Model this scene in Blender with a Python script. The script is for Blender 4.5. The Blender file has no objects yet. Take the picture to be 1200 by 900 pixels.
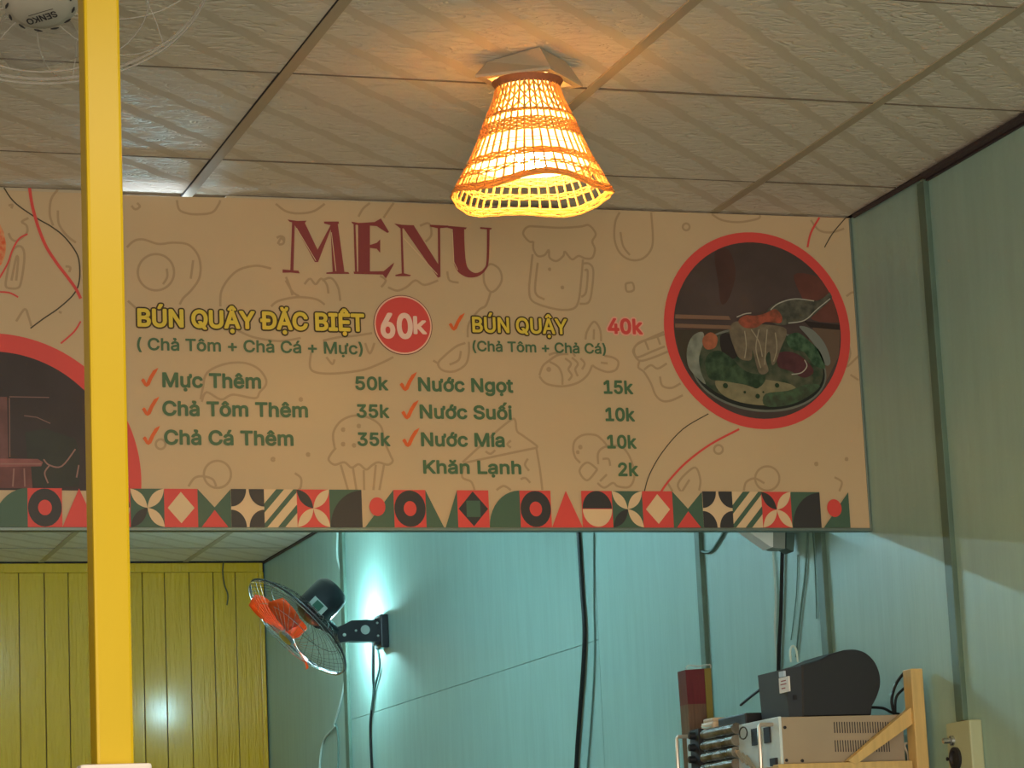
import bpy, bmesh, math, random, json
from mathutils import Vector, Matrix
random.seed(7)
S = bpy.context.scene
COL = S.collection

# ------------------------------------------------------------------ camera
ZC = 1.5
YAW, PITCH, ROLL, FPX = 0.3227, 0.1885, -0.0454, 3371.8
cy, sy, cp, sp = math.cos(YAW), math.sin(YAW), math.cos(PITCH), math.sin(PITCH)
FW = Vector((sy*cp, cy*cp, sp)); r0 = Vector((cy, -sy, 0)); u0 = r0.cross(FW)
cr, sr = math.cos(ROLL), math.sin(ROLL)
RT = cr*r0 + sr*u0; UP = -sr*r0 + cr*u0
cam = bpy.data.objects.new('camera', bpy.data.cameras.new('camera')); COL.objects.link(cam)
cam.data.sensor_width = 36; cam.data.lens = FPX/1200*36; cam.data.clip_start = .05
M = Matrix((RT, UP, -FW)).transposed().to_4x4(); M.translation = (0, 0, ZC)
cam.matrix_world = M
S.camera = cam

# ------------------------------------------------------------------ world, lamps, exposure
S.view_settings.view_transform = 'Standard'; S.view_settings.look = 'None'
S.view_settings.gamma = 1; S.view_settings.use_curve_mapping = False
S.view_settings.exposure = 0.65
w = bpy.data.worlds.new('world'); S.world = w; w.use_nodes = True
w.node_tree.nodes['Background'].inputs[0].default_value = (.75, .82, .9, 1)
w.node_tree.nodes['Background'].inputs[1].default_value = 0.35

def area(name, loc, target, sx, sy_, power, col):
    l = bpy.data.lights.new(name, 'AREA'); l.shape = 'RECTANGLE'; l.size = sx; l.size_y = sy_
    l.energy = power; l.color = col
    o = bpy.data.objects.new(name, l); COL.objects.link(o); o.location = loc
    o.rotation_euler = (Vector(target)-Vector(loc)).to_track_quat('-Z', 'Y').to_euler()
    return o
# daylight through the open shop front behind the camera
area('shopfront_daylight', (-.6, -2.9, 1.2), (1.2, 4, 1.5), 3.2, 1.8, 150, (1.0, .84, .68))
# fluorescent tube on the ceiling of the front room
area('front_tube_light', (1.0, 2.0, 3.03), (1.0, 2.0, 0), 1.2, .10, 18, (1.0, .87, .74))
# unseen area light added behind the sign to make the glow above its edge
area('sign_leak_fill', (1.19, 5.97, 3.045), (1.19, 5.6, 3.077), .16, .012, .25, (.85, .95, 1.0))
CH = 1.5771 + ZC      # ceiling height
XW, YM, YB = 2.7846, 5.8276, 11.709

# ------------------------------------------------------------------ pixel to a point on a real plane
def ray(x, y): return FW + RT*((x-600)/FPX) - UP*((y-450)/FPX)
def at_y(x, y, Y): d = ray(x, y); t = Y/d.y; return Vector((d.x*t, Y, d.z*t+ZC))
def at_x(x, y, X=XW): d = ray(x, y); t = X/d.x; return Vector((X, d.y*t, d.z*t+ZC))
def at_z(x, y, Z): d = ray(x, y); t = (Z-ZC)/d.z; return Vector((d.x*t, d.y*t, Z))

# ------------------------------------------------------------------ materials
def lin(c):
    return tuple(((v/255)/12.92 if v/255 <= .04045 else ((v/255+.055)/1.055)**2.4) for v in c)
def mat(name, rgb, rough=.6, metal=0, spec=.5, emis=None, es=0, trans=0, alpha=1, noise=0, nscale=20, bump=0, bscale=60, stretch=(1,1,1), coat=0, ior=1.45, noise2=None, crough=.28):
    m = bpy.data.materials.new(name); m.use_nodes = True; nt = m.node_tree; b = nt.nodes['Principled BSDF']
    c = lin(rgb)+(1,)
    b.inputs['Base Color'].default_value = c; b.inputs['Roughness'].default_value = rough
    b.inputs['Metallic'].default_value = metal; b.inputs['Specular IOR Level'].default_value = spec
    b.inputs['IOR'].default_value = ior; b.inputs['Coat Weight'].default_value = coat
    b.inputs['Transmission Weight'].default_value = trans; b.inputs['Alpha'].default_value = alpha
    b.inputs['Coat Roughness'].default_value = crough
    if emis: b.inputs['Emission Color'].default_value = lin(emis)+(1,); b.inputs['Emission Strength'].default_value = es
    if noise or bump:
        tc = nt.nodes.new('ShaderNodeTexCoord'); mp = nt.nodes.new('ShaderNodeMapping'); mp.inputs['Scale'].default_value = stretch
        nt.links.new(tc.outputs['Object'], mp.inputs[0])
    if noise:
        n = nt.nodes.new('ShaderNodeTexNoise'); n.inputs['Scale'].default_value = nscale; n.inputs['Detail'].default_value = 6
        nt.links.new(mp.outputs[0], n.inputs['Vector'])
        rp = nt.nodes.new('ShaderNodeValToRGB'); rp.color_ramp.elements[0].position = .35; rp.color_ramp.elements[1].position = .65
        c2 = lin(noise2) if noise2 else tuple(v*(1-noise) for v in c[:3])
        rp.color_ramp.elements[0].color = tuple(c2)+(1,); rp.color_ramp.elements[1].color = c
        nt.links.new(n.outputs[0], rp.inputs[0]); nt.links.new(rp.outputs[0], b.inputs['Base Color'])
    if bump:
        n2 = nt.nodes.new('ShaderNodeTexNoise'); n2.inputs['Scale'].default_value = bscale; n2.inputs['Detail'].default_value = 4
        nt.links.new(mp.outputs[0], n2.inputs['Vector'])
        bp = nt.nodes.new('ShaderNodeBump'); bp.inputs['Strength'].default_value = bump; bp.inputs['Distance'].default_value = .01
        nt.links.new(n2.outputs[0], bp.inputs['Height']); nt.links.new(bp.outputs[0], b.inputs['Normal'])
    return m

M_TEAL = mat('teal_wall_paint', (154, 188, 180), .40, noise=.08, nscale=9, stretch=(1, 3, .35), bump=.13, bscale=30)
M_JOINT = mat('joint_strip_grey_green', (92, 118, 104), .5, noise=.2, nscale=12)
M_YWOOD = mat('yellow_gloss_boards', (198, 152, 0), .42, noise=.06, nscale=4, stretch=(6, 6, .6), bump=.6, bscale=14, coat=.45, crough=.16, spec=.25)
M_YPOST = mat('yellow_post_paint', (204, 172, 0), .36, spec=.3, noise=.05, nscale=8, stretch=(1, 1, .3), coat=.2, bump=.05, bscale=8)
M_CREAM = mat('sign_cream_vinyl', (202, 177, 140), .36, noise=.05, nscale=3)
M_ALU = mat('sign_aluminium_edge', (120, 135, 128), .4, metal=.6)
M_FLOOR = mat('floor_tile_grey', (120, 112, 100), .5, noise=.1, nscale=4)
M_PLAIN = mat('plain_wall_cream', (200, 188, 160), .7, noise=.05, nscale=3)
M_TBAR = mat('ceiling_grid_bar', (186, 172, 146), .5)
M_GAP = mat('dark_gap', (38, 34, 36), .8)

# ceiling tile: faint diagonal darker bands and embossed squiggles
def tile_material():
    m = bpy.data.materials.new('ceiling_tile_vinyl'); m.use_nodes = True; nt = m.node_tree; b = nt.nodes['Principled BSDF']
    N = nt.nodes.new; L = nt.links.new
    g = N('ShaderNodeNewGeometry'); sx = N('ShaderNodeSeparateXYZ'); L(g.outputs['Position'], sx.inputs[0])
    def mth(op, a, bb=None, c=None):
        n = N('ShaderNodeMath'); n.operation = op
        for i, v in enumerate((a, bb, c)):
            if v is None: continue
            if isinstance(v, (int, float)): n.inputs[i].default_value = v
            else: L(v, n.inputs[i])
        return n.outputs[0]
    d = mth('SUBTRACT', sx.outputs[0], sx.outputs[1]); s = mth('ADD', sx.outputs[0], sx.outputs[1])
    # small sideways step of the band at every embossed row gives the dashed look
    st = mth('MULTIPLY', mth('FLOOR', mth('MODULO', mth('MULTIPLY', s, 11.0), 2.0)), .006)
    ph = mth('FRACT', mth('DIVIDE', mth('ADD', mth('ADD', d, 20.06), st), .152))
    band = mth('MULTIPLY', mth('LESS_THAN', ph, .24), 1.0)
    # squiggles
    w1 = N('ShaderNodeTexNoise'); w1.inputs['Scale'].default_value = 1; w1.inputs['Detail'].default_value = 2; w1.inputs['Distortion'].default_value = .8
    mpx = N('ShaderNodeMapping'); mpx.inputs['Scale'].default_value = (16, 44, 16); L(g.outputs['Position'], mpx.inputs[0]); L(mpx.outputs[0], w1.inputs['Vector'])
    sq = mth('SMOOTH_MIN', mth('MULTIPLY', mth('ABSOLUTE', mth('SUBTRACT', w1.outputs[0], .5)), 14.0), 1.0, .1)
    off = mth('SUBTRACT', 1.0, band)
    hgt = mth('ADD', mth('MULTIPLY', sq, mth('MULTIPLY', off, 1.8)), mth('MULTIPLY', off, .5))
    bp = N('ShaderNodeBump'); bp.inputs['Strength'].default_value = .55; bp.inputs['Distance'].default_value = .003
    L(hgt, bp.inputs['Height']); L(bp.outputs[0], b.inputs['Normal'])
    mx = N('ShaderNodeMix'); mx.data_type = 'RGBA'; L(band, mx.inputs[0])
    mx.inputs[6].default_value = lin((236, 228, 212))+(1,); mx.inputs[7].default_value = lin((221, 211, 192))+(1,)
    n3 = N('ShaderNodeTexNoise'); n3.inputs['Scale'].default_value = 2.2; L(g.outputs['Position'], n3.inputs['Vector'])
    mv = N('ShaderNodeMix'); mv.data_type = 'RGBA'; mv.blend_type = 'MULTIPLY'; L(mth('MULTIPLY', n3.outputs[0], .25), mv.inputs[0])
    L(mx.outputs[2], mv.inputs[6]); mv.inputs[7].default_value = (.72, .68, .62, 1)
    L(mv.outputs[2], b.inputs['Base Color'])
    b.inputs['Roughness'].default_value = .6
    return m
M_TILE = tile_material()

# ------------------------------------------------------------------ mesh helpers
def link(name, verts, faces, m=None, parent=None, smooth=False, kind=None):
    me = bpy.data.meshes.new(name); me.from_pydata([tuple(v) for v in verts], [], faces); me.update()
    if m:
        for mm in (m if isinstance(m, list) else [m]): me.materials.append(mm)
    if smooth: me.shade_smooth()
    o = bpy.data.objects.new(name, me); COL.objects.link(o)
    if parent: o.parent = parent
    if kind: o['kind'] = kind
    return o
class MB:
    def __init__(s): s.v = []; s.f = []; s.mi = []
    def add(s, v, f, mi=0):
        n = len(s.v); s.v += [Vector(q) for q in v]; s.f += [tuple(i+n for i in q) for q in f]; s.mi += [mi]*len(f); return s
    def box(s, a, b, mi=0, bev=0):
        x0, y0, z0 = a; x1, y1, z1 = b
        if x0 > x1: x0, x1 = x1, x0
        if y0 > y1: y0, y1 = y1, y0
        if z0 > z1: z0, z1 = z1, z0
        if not bev:
            return s.add([(x0,y0,z0),(x1,y0,z0),(x1,y1,z0),(x0,y1,z0),(x0,y0,z1),(x1,y0,z1),(x1,y1,z1),(x0,y1,z1)],
                         [(0,3,2,1),(4,5,6,7),(0,1,5,4),(1,2,6,5),(2,3,7,6),(3,0,4,7)], mi)
        bm = bmesh.new(); bmesh.ops.create_cube(bm, size=1)
        for v in bm.verts: v.co = Vector(((x0+x1)/2+v.co.x*(x1-x0), (y0+y1)/2+v.co.y*(y1-y0), (z0+z1)/2+v.co.z*(z1-z0)))
        bmesh.ops.bevel(bm, geom=bm.edges[:], offset=bev, segments=2, affect='EDGES', profile=.6)
        bm.verts.ensure_lookup_table(); bm.verts.index_update()
        s.add([v.co.copy() for v in bm.verts], [tuple(v.index for v in f.verts) for f in bm.faces], mi); bm.free(); return s
    def prism(s, pts, d, mi=0):      # polygon points (3D, planar) extruded by vector d
        n = len(pts); d = Vector(d); pts = [Vector(p) for p in pts]
        v = pts+[p+d for p in pts]
        f = [tuple(range(n)), tuple(range(2*n-1, n-1, -1))]+[(i, i+n, (i+1) % n+n, (i+1) % n) for i in range(n)]
        return s.add(v, f, mi)
    def tube(s, pts, r, n=6, closed=False, mi=0, caps=True):
        pts = [Vector(p) for p in pts]; k = len(pts); rings = []
        rr = r if isinstance(r, (list, tuple)) else [r]*k
        up = None; v = []
        for i, p in enumerate(pts):
            a = pts[(i-1) % k] if (closed or i > 0) else p; b = pts[(i+1) % k] if (closed or i < k-1) else p
            t = (b-a).normalized()
            if up is None: up = Vector((0, 0, 1)) if abs(t.z) < .9 else Vector((1, 0, 0))
            up = (up - t*up.dot(t))
            up = up.normalized() if up.length > 1e-5 else t.orthogonal().normalized()
            bn = t.cross(up)
            for j in range(n):
                an = 2*math.pi*j/n; v.append(p+(up*math.cos(an)+bn*math.sin(an))*rr[i])
        f = []
        for i in range(k if closed else k-1):
            for j in range(n):
                a = i*n+j; b = i*n+(j+1) % n; c = ((i+1) % k)*n+(j+1) % n; d = ((i+1) % k)*n+j
                f.append((a, b, c, d))
        if caps and not closed: f.append(tuple(range(n-1, -1, -1))); f.append(tuple((k-1)*n+j for j in range(n)))
        return s.add(v, f, mi)
    def lathe(s, prof, o, ax, n=24, mi=0):   # prof: (r, h) along axis ax from origin o
        o = Vector(o); ax = Vector(ax).normalized(); e1 = ax.orthogonal().normalized(); e2 = ax.cross(e1)
        v = [o+ax*h+(e1*math.cos(2*math.pi*j/n)+e2*math.sin(2*math.pi*j/n))*max(r, 1e-5) for r, h in prof for j in range(n)]
        f = [(i*n+j, i*n+(j+1) % n, (i+1)*n+(j+1) % n, (i+1)*n+j) for i in range(len(prof)-1) for j in range(n)]
        return s.add(v, f, mi)
    def build(s, name, m=None, parent=None, smooth=False, kind=None):
        o = link(name, s.v, s.f, m, parent, False, kind)
        for p, mi in zip(o.data.polygons, s.mi): p.material_index = mi; p.use_smooth = smooth
        bm = bmesh.new(); bm.from_mesh(o.data); bmesh.ops.recalc_face_normals(bm, faces=bm.faces); bm.to_mesh(o.data); bm.free()
        if smooth:
            mod = o.modifiers.new('e', 'EDGE_SPLIT'); mod.split_angle = math.radians(40)
        return o
def tag(o, label, cat, group=None):
    o['label'] = label; o['category'] = cat
    if group: o['group'] = group
    return o
def lab(o, t): o['label'] = t; return o
def root(name, loc, label, cat, group=None):
    o = bpy.data.objects.new(name, None); COL.objects.link(o); o.location = loc; o.empty_display_size = .05
    return tag(o, label, cat, group)
def adopt(r):        # parts are modelled in world space: keep them where they are under their root
    bpy.context.view_layer.update()
    for c in r.children:
        c.matrix_parent_inverse = Matrix.Translation(-r.location)
def spline(pts, n=6, closed=False):
    P = [Vector(p) for p in pts]; k = len(P); out = []
    rng = range(k if closed else k-1)
    for i in rng:
        p0 = P[(i-1) % k] if (closed or i > 0) else P[0]; p1 = P[i]; p2 = P[(i+1) % k]; p3 = P[(i+2) % k] if (closed or i+2 < k) else P[-1]
        for j in range(n):
            t = j/n
            out.append(.5*((2*p1)+(p2-p0)*t+(2*p0-5*p1+4*p2-p3)*t*t+(3*p1-p0-3*p2+p3)*t**3))
    if not closed: out.append(P[-1])
    return out

# ------------------------------------------------------------------ room shell
XL, YF = -2.9, -3.0
MB().box((XL-.1, YF, -.1), (XW+.2, YB+.3, 0)).build('floor', M_FLOOR, kind='structure')
MB().box((XL-.1, YF, 0), (XL, YB+.3, CH)).build('wall_left', M_PLAIN, kind='structure')

# ceiling: backing board, tiles and grid bars
ceil = MB().box((XL, YF, CH+.012), (XW+.2, YB+.3, CH+.08)).build('ceiling', M_GAP, kind='structure')
xs = [1.249+.6*k for k in range(-7, 3)]
xedges = [XL]+xs+[XW-.004]
ys_front = [4.967+.602*k for k in range(-13, 2)]
ys_back = [5.872+.602*k for k in range(0, 10)]
tile_me = None
def tile(x0, x1, y0, y1, sag=0):
    global tile_me
    if tile_me is None:
        mb = MB()
        mb.box((-.5, -.5, 0), (.5, .5, .008))
        o = mb.build('ceiling_tile', M_TILE, ceil); tile_me = o.data
    else:
        o = bpy.data.objects.new('ceiling_tile', tile_me); COL.objects.link(o); o.parent = ceil
    o.scale = (x1-x0-.004, y1-y0-.004, 1); o.location = ((x0+x1)/2, (y0+y1)/2, CH+.001+sag)
    o.rotation_euler = (random.uniform(-1, 1)*.0025, random.uniform(-1, 1)*.0025, 0)
for seq in ([YF]+ys_front+[YM+.022], [YM+.022]+ys_back+[YB-.012]):
    for j in range(len(seq)-1):
        if seq[j+1]-seq[j] < .05: continue
        for i in range(len(xedges)-1):
            tile(xedges[i], xedges[i+1], seq[j], seq[j+1])
M_CROSS = mat('cross_bar_brown', (112, 100, 84), .6)  # brown of the thin bars between tile rows
for x in xs:
    MB().box((x-.011, YF, CH-.002), (x+.011, YB-.01, CH+.006)).build('grid_bar', M_TBAR, ceil)
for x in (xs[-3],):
    MB().box((x-.0132, YF, CH-.0014), (x-.0112, YB-.01, CH+.004)).build('gap_strip', M_GAP, ceil)  # thin dark gap strip beside one grid bar
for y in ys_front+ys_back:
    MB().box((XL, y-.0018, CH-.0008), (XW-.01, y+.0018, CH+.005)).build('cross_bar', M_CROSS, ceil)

# right wall: painted panels with joints
wr = MB().box((XW+.012, YF, 0), (XW+.2, YB+.3, CH+.08)).build('wall_right', M_GAP, kind='structure')
ysx = [YF, -1.0, 1.2, 3.3, 5.447, 6.098, 6.85, 7.659, 10.414, YB+.05]
zseam = at_x(700, 750).z
for a, b in zip(ysx[:-1], ysx[1:]):
    top = CH-.014 if b < 5.5 else CH-.004
    if 7.6 < a < 8:
        MB().box((XW, a+.0012, 0), (XW+.012, b-.0012, zseam-.001)).build('wall_panel', M_TEAL, wr)
        MB().box((XW, a+.0012, zseam+.001), (XW+.012, b-.0012, top)).build('wall_panel', M_TEAL, wr)
    else:
        MB().box((XW, a+.0012, 0), (XW+.012, b-.0012, top)).build('wall_panel', M_TEAL, wr)
for i, (y, wd, zb) in enumerate(((5.447, .034, at_x(1130, 845).z), (6.098, .036, 0), (6.85, .032, 0), (10.414, .05, 0))):
    o = MB().box((XW-.012, y-wd/2, zb), (XW+.001, y+wd/2, CH-.02), bev=.002).build('trim_%d' % (i+1), M_JOINT, kind='structure')
# ceiling edge bead along the right wall, its dark colour includes the gap's shade
M_BEAD = mat('ceiling_edge_bead', (58, 48, 52), .5)
mb = MB()
mb.box((XW-.006, YF, CH-.022), (XW+.001, 5.43, CH-.002)); mb.tube([(XW-.010, YF, CH-.011), (XW-.010, 5.43, CH-.010)], .009, 6); mb.tube([(XW-.006, 5.43, CH-.007), (XW-.006, YM-.03, CH-.006)], .006, 6)
mb.tube([(XW-.004, YM+.03, CH-.006), (XW-.004, YB, CH-.006)], .005, 6)
mb.build('trim_5', M_BEAD, kind='structure')

# back wall of yellow boards
wb = MB().box((XL, YB+.012, 0), (XW+.02, YB+.2, CH+.08)).build('wall_back', M_GAP, kind='structure')
cut = at_y(160, 671, YB).z
x = 2.76
plank_edges = [2.76, 2.658, 2.564, 2.463, 2.359, 2.266, 2.16, 2.06, 1.959, 1.861, 1.757]
while plank_edges[-1] > XL+.12: plank_edges.append(plank_edges[-1]-.1)
for i in range(len(plank_edges)-1):
    x1, x0 = plank_edges[i], plank_edges[i+1]
    d = random.uniform(0, .002)
    MB().box((x0+.0018, YB-d, 0), (x1-.0018, YB+.012, cut), bev=.0012).build('plank', M_YWOOD, wb)
MB().box((XL, YB-.010, cut), (2.775, YB+.012, CH-.006), bev=.003).build('top_board', M_YWOOD, wb)
MB().box((2.758, YB-.008, 0), (2.778, YB+.012, cut), bev=.003).build('corner_board', M_YWOOD, wb)

# ------------------------------------------------------------------ yellow post
PY = 3.50; px0 = at_y(98, 0, PY).x; pw = at_y(140, 0, PY).x-px0
mb = MB(); bm = None
post = MB().box((px0, PY, 0), (px0+pw, PY+pw, CH), bev=.004)
post = post.build('post', M_YPOST, None, smooth=False)
post.name = 'steel_post'
tag(post, 'bright yellow square steel post standing in front of the menu sign', 'post')
# small white switch box fixed low on the post (only its top shows at the frame's lower edge)
b0 = at_y(93.5, 896, PY-.03); b1 = at_y(178, 896, PY-.03)
sb = root('switch_box', (b0.x+.04, PY, b0.z-.12), 'small white box fixed to the front of the yellow post', 'box')
M_WHITE = mat('white_plastic', (225, 215, 205), .4)
MB().box((b0.x, PY-.032, b0.z-.14), (b1.x, PY, b0.z), bev=.004).build('housing', M_WHITE, sb)
MB().box((b0.x+.02, PY-.037, b0.z-.11), (b1.x-.02, PY-.031, b0.z-.03), bev=.003).build('rocker_switch', M_WHITE, sb)
adopt(sb)

# ------------------------------------------------------------------ menu sign
YS = YM                     # printed face
sign = root('menu_sign', (1.0, YM+.01, at_y(500, 619, YM).z), 'long cream printed menu sign with a coloured geometric border hung under the ceiling', 'sign')
SX0, SX1 = -.55, XW-.002
zbot = at_y(600, 619, YM).z
mb = MB()
top = [(SX0, CH-.013), (1.05, CH-.012), (1.12, CH-.0125), (1.20, CH-.0125), (1.34, CH-.010), (2.0, CH-.006), (SX1, CH-.004)]
pts = [(SX0, zbot), (SX1, zbot)]+top[::-1]
mb.prism([(a, YS, b) for a, b in pts], (0, .018, 0))
board = mb.build('board', M_CREAM, sign)
MB().box((SX0, YS-.004, zbot-.006), (SX1, YS+.022, zbot+.001), bev=.001).build('bottom_edge', M_ALU, sign)
MB().box((SX1-.004, YS-.003, zbot-.004), (SX1+.001, YS+.02, CH-.006), bev=.001).build('side_edge', M_ALU, sign)
# unseen strips added to block light over the sign except at the leak
MB().box((SX0, YS+.018, CH-.06), (1.045, YS+.04, CH-.001)).build('light_block_strip', M_PLAIN, sign)
MB().box((1.33, YS+.018, CH-.06), (SX1-.01, YS+.04, CH-.001)).build('light_block_strip', M_PLAIN, sign)

LAYER = .0005
def sg(x, y, layer=1): p = at_y(x, y, YS); return Vector((p.x, YS-LAYER*layer, p.z))
inks = {}
def ink(rgb, **k):
    key = (rgb, tuple(sorted(k.items())))
    if key not in inks: inks[key] = mat('print_%d_%d_%d' % rgb, rgb, k.get('rough', .45), noise=k.get('noise', 0), nscale=k.get('nscale', 20), noise2=k.get('noise2'))
    return inks[key]
C_GREEN = (76, 110, 76); C_BGREEN = (72, 100, 82); C_RED = (216, 76, 70); C_DARK = (56, 55, 56); C_BEIGE = (222, 194, 154)
C_BROWN = (70, 52, 22); C_YEL = (226, 200, 72); C_MAR = (140, 60, 60); C_ORG = (222, 100, 44); C_DOOD = (174, 148, 114); C_THIN = (70, 62, 44)

def flat(name, polys, ms, label=None, parent=None):      # polys: list of (list of 3D points, material index)
    mb = MB()
    for pts, mi in polys: mb.add(pts, [tuple(range(len(pts)))], mi)
    o = link(name, mb.v, mb.f, ms, parent or sign)
    for p, mi in zip(o.data.polygons, mb.mi): p.material_index = mi
    if label: lab(o, label)
    return o
def ribbon_pts(P, wd):     # P in (x,z) plane points
    L_, R_ = [], []
    for i, p in enumerate(P):
        a = P[max(i-1, 0)]; b = P[min(i+1, len(P)-1)]; t = Vector((b.x-a.x, b.z-a.z)); t = t.normalized() if t.length > 1e-9 else Vector((1, 0))
        ww = wd[i] if isinstance(wd, list) else wd
        n = Vector((-t.y, t.x))*ww/2
        L_.append(Vector((p.x+n.x, p.y, p.z+n.y))); R_.append(Vector((p.x-n.x, p.y, p.z-n.y)))
    return L_, R_
PXM = .00181      # metres per pixel on the sign
def strokes(name, lines, wpx, color, layer=1, closed=False, label=None, smooth=True):
    first = None
    for si_, ln in enumerate(lines):
        P = [sg(x, y, layer+.05*si_+random.random()*.03) for x, y in ln]
        if smooth and len(P) > 2: P = spline(P, 5)
        a, b = ribbon_pts(P, wpx*PXM)
        n = len(P)
        o = link(name if first is None else 'stroke', a+b, [(i, i+1, n+i+1, n+i) for i in range(n-1)], ink(color), first or sign)
        if first is None:
            first = o
            if label: lab(o, label)
    return first
def zc(k, ox, oy): return lambda pts: [(ox+x/k, oy+y/k) for x, y in pts]
def circ(cx, cy_, r, n=28): return [(cx+r*math.cos(2*math.pi*i/n), cy_+r*math.sin(2*math.pi*i/n)) for i in range(n+1)]
def disc(c, r, layer, n=48, a0=0, a1=360, ry=None, rot=0):
    out = []
    for i in range(n+1):
        a = math.radians(a0+(a1-a0)*i/n); u = r*math.cos(a); v = (ry or r)*math.sin(a)
        out.append(Vector((c.x+u*math.cos(rot)-v*math.sin(rot), YS-LAYER*layer, c.z+u*math.sin(rot)+v*math.cos(rot))))
    if abs(a1-a0) >= 360: out.pop()
    return out

# faint line drawings of food
Zs = {'a': zc(4.615, 140, 240), 'b': zc(3.636, 150, 380), 'c': zc(3.53, 140, 420), 'd': zc(3.53, 440, 420), 'e': zc(5, 600, 400), 'f': zc(5, 600, 240),
      'g': zc(3.75, 300, 230), 'h': zc(3.53, 720, 480), 'i': zc(5, 780, 180), 'j': zc(3.75, 480, 380), 'k': zc(4.5, 0, 220), 'm': zc(3.214, 760, 240)}
def dood(label, z, lines, w=2.7): strokes('line_drawing', [Zs[z](l) for l in lines], w, C_DOOD, 1, label='faint line drawing of '+label)
dood('a fried egg', 'a', [[(40,230),(80,195),(130,188),(210,212),(290,205),(370,215),(420,265),(438,330),(430,400),(390,460),(345,505),(325,540)], circ(197,365,98), [(255,345),(258,390),(235,430)], [(398,300),(392,350),(385,400)], [(45,520),(90,560)]])
dood('two bowls', 'a', [[(310,-25),(322,25),(360,45),(420,52),(500,42),(535,0),(545,-25)], [(845,-5),(900,35),(970,47),(1050,35),(1110,-5)], [(65,5),(85,25),(110,10),(95,-10)]])
dood('a roast on a dish', 'a', [[(545,550),(550,470),(590,400),(650,350),(740,330),(820,345)], [(820,550),(860,520),(960,500),(1060,510),(1110,540)], [(900,390),(920,440),(935,490)], [(1000,430),(1030,400),(1060,430),(1090,400),(1120,430),(1130,480)], [(640,680),(720,715),(830,735),(900,735),(980,720)], [(850,180),(870,170),(890,180),(885,210),(860,215)]])
dood('a loaf of bread', 'b', [[(780,120),(775,180),(800,205),(880,210),(1000,195),(1080,165),(1130,140)], [(830,70),(900,55),(960,50),(1040,38)], [(1010,80),(1030,125),(1050,80)], [(845,140),(870,170),(880,150)]])
dood('a bun', 'c', [[(335,170),(345,120),(362,60),(430,25),(510,18),(570,40),(603,80),(605,110),(580,140),(560,165),(470,150),(420,170),(360,140),(340,180)]])
dood('a cupcake', 'c', [[(890,372),(884,310),(915,260),(970,237),(1030,245),(1080,280),(1095,340),(1120,400),(1130,425),(1110,440),(1070,430),(1045,442),(1020,460),(990,438),(960,452),(930,430),(890,440),(865,420),(875,395),(895,370)], [(915,440),(945,545)], [(1095,435),(1075,545)], [(965,450),(980,545)], [(1010,462),(1012,545)], [(1060,440),(1050,545)], circ(925,295,5,8), circ(990,280,5,8), circ(925,355,5,8), circ(970,360,5,8)])
dood('berries', 'c', [[(285,530),(310,495),(345,488),(385,500),(400,530)], circ(405,480,56), [(725,475),(750,495),(750,530),(740,545)], circ(170,355,20), circ(635,418,6,8), circ(780,398,5,8), circ(750,170,5,8)])
dood('a wedge of cheese', 'd', [[(360,430),(480,320),(560,255),(578,258),(585,300),(610,320),(665,360),(665,370)], [(665,370),(520,400),(370,432)], [(370,432),(358,490),(395,510),(410,545)], [(665,370),(680,460),(690,545)], [(560,340),(545,355),(560,370)], [(455,385),(475,395),(495,380)], [(630,415),(618,440),(635,465)], [(500,545),(530,528),(560,545)], [(600,500),(620,495),(640,515)]])
dood('a fish', 'e', [[(160,200),(180,145),(215,115),(270,80),(330,75)], [(160,205),(200,248),(290,264),(380,245),(440,200),(470,140)], [(470,140),(500,160),(560,180),(610,165),(622,120),(590,95),(540,85)], [(220,120),(270,150),(293,200),(295,255)], circ(215,165,8,10), [(310,100),(345,130),(330,165),(350,200),(330,230)], [(350,95),(385,130),(370,165),(385,205)], [(400,100),(425,130),(410,165)], [(520,125),(560,130)]])
dood('mushrooms', 'e', [[(400,712),(370,680),(358,630),(370,580),(420,548),(490,550),(530,580),(555,610)], [(505,720),(503,660),(530,625),(590,610),(650,625),(690,680),(715,760),(710,820),(680,855),(620,850),(590,830),(540,858),(500,830)], [(500,750),(440,710),(395,760),(440,815),(500,750)], [(530,690),(565,690),(575,730)], [(515,820),(555,780)], circ(400,620,7,10), circ(385,650,5,8)])
dood('a beer mug', 'f', [[(125,215),(100,215),(65,170),(90,130),(150,128),(280,135),(400,128),(450,120),(490,170),(470,215),(485,260),(470,310),(430,315),(390,300),(350,320),(310,275),(300,300),(260,330),(220,310),(215,265),(190,295),(150,300),(125,260),(125,215)], [(120,290),(108,400),(100,500),(115,560),(180,592),(280,615),(360,608),(390,560),(405,440),(415,320)], [(415,345),(450,345),(475,380),(470,480),(450,570),(395,580)], [(425,385),(442,385),(440,460),(430,520),(405,540)], [(150,340),(135,480),(145,530),(190,555)], circ(220,378,4,8), circ(295,485,5,8)])
dood('an egg', 'f', [[(630,45),(605,100),(600,200),(630,280),(690,322),(760,318),(810,270),(825,200),(815,45)], [(635,160),(650,240),(690,295)], [(665,462),(705,458),(712,500),(672,507),(665,462)]])
dood('a leaf and a bottle', 'f', [[(430,790),(440,740),(480,685),(515,730),(522,800)], [(480,730),(478,790)], [(890,745),(800,785),(730,820),(715,850),(722,885),(745,892),(820,860),(895,830)], [(780,800),(800,850)], [(850,770),(868,820)], [(340,840),(370,890)], [(215,880),(255,868),(275,885)]])
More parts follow.
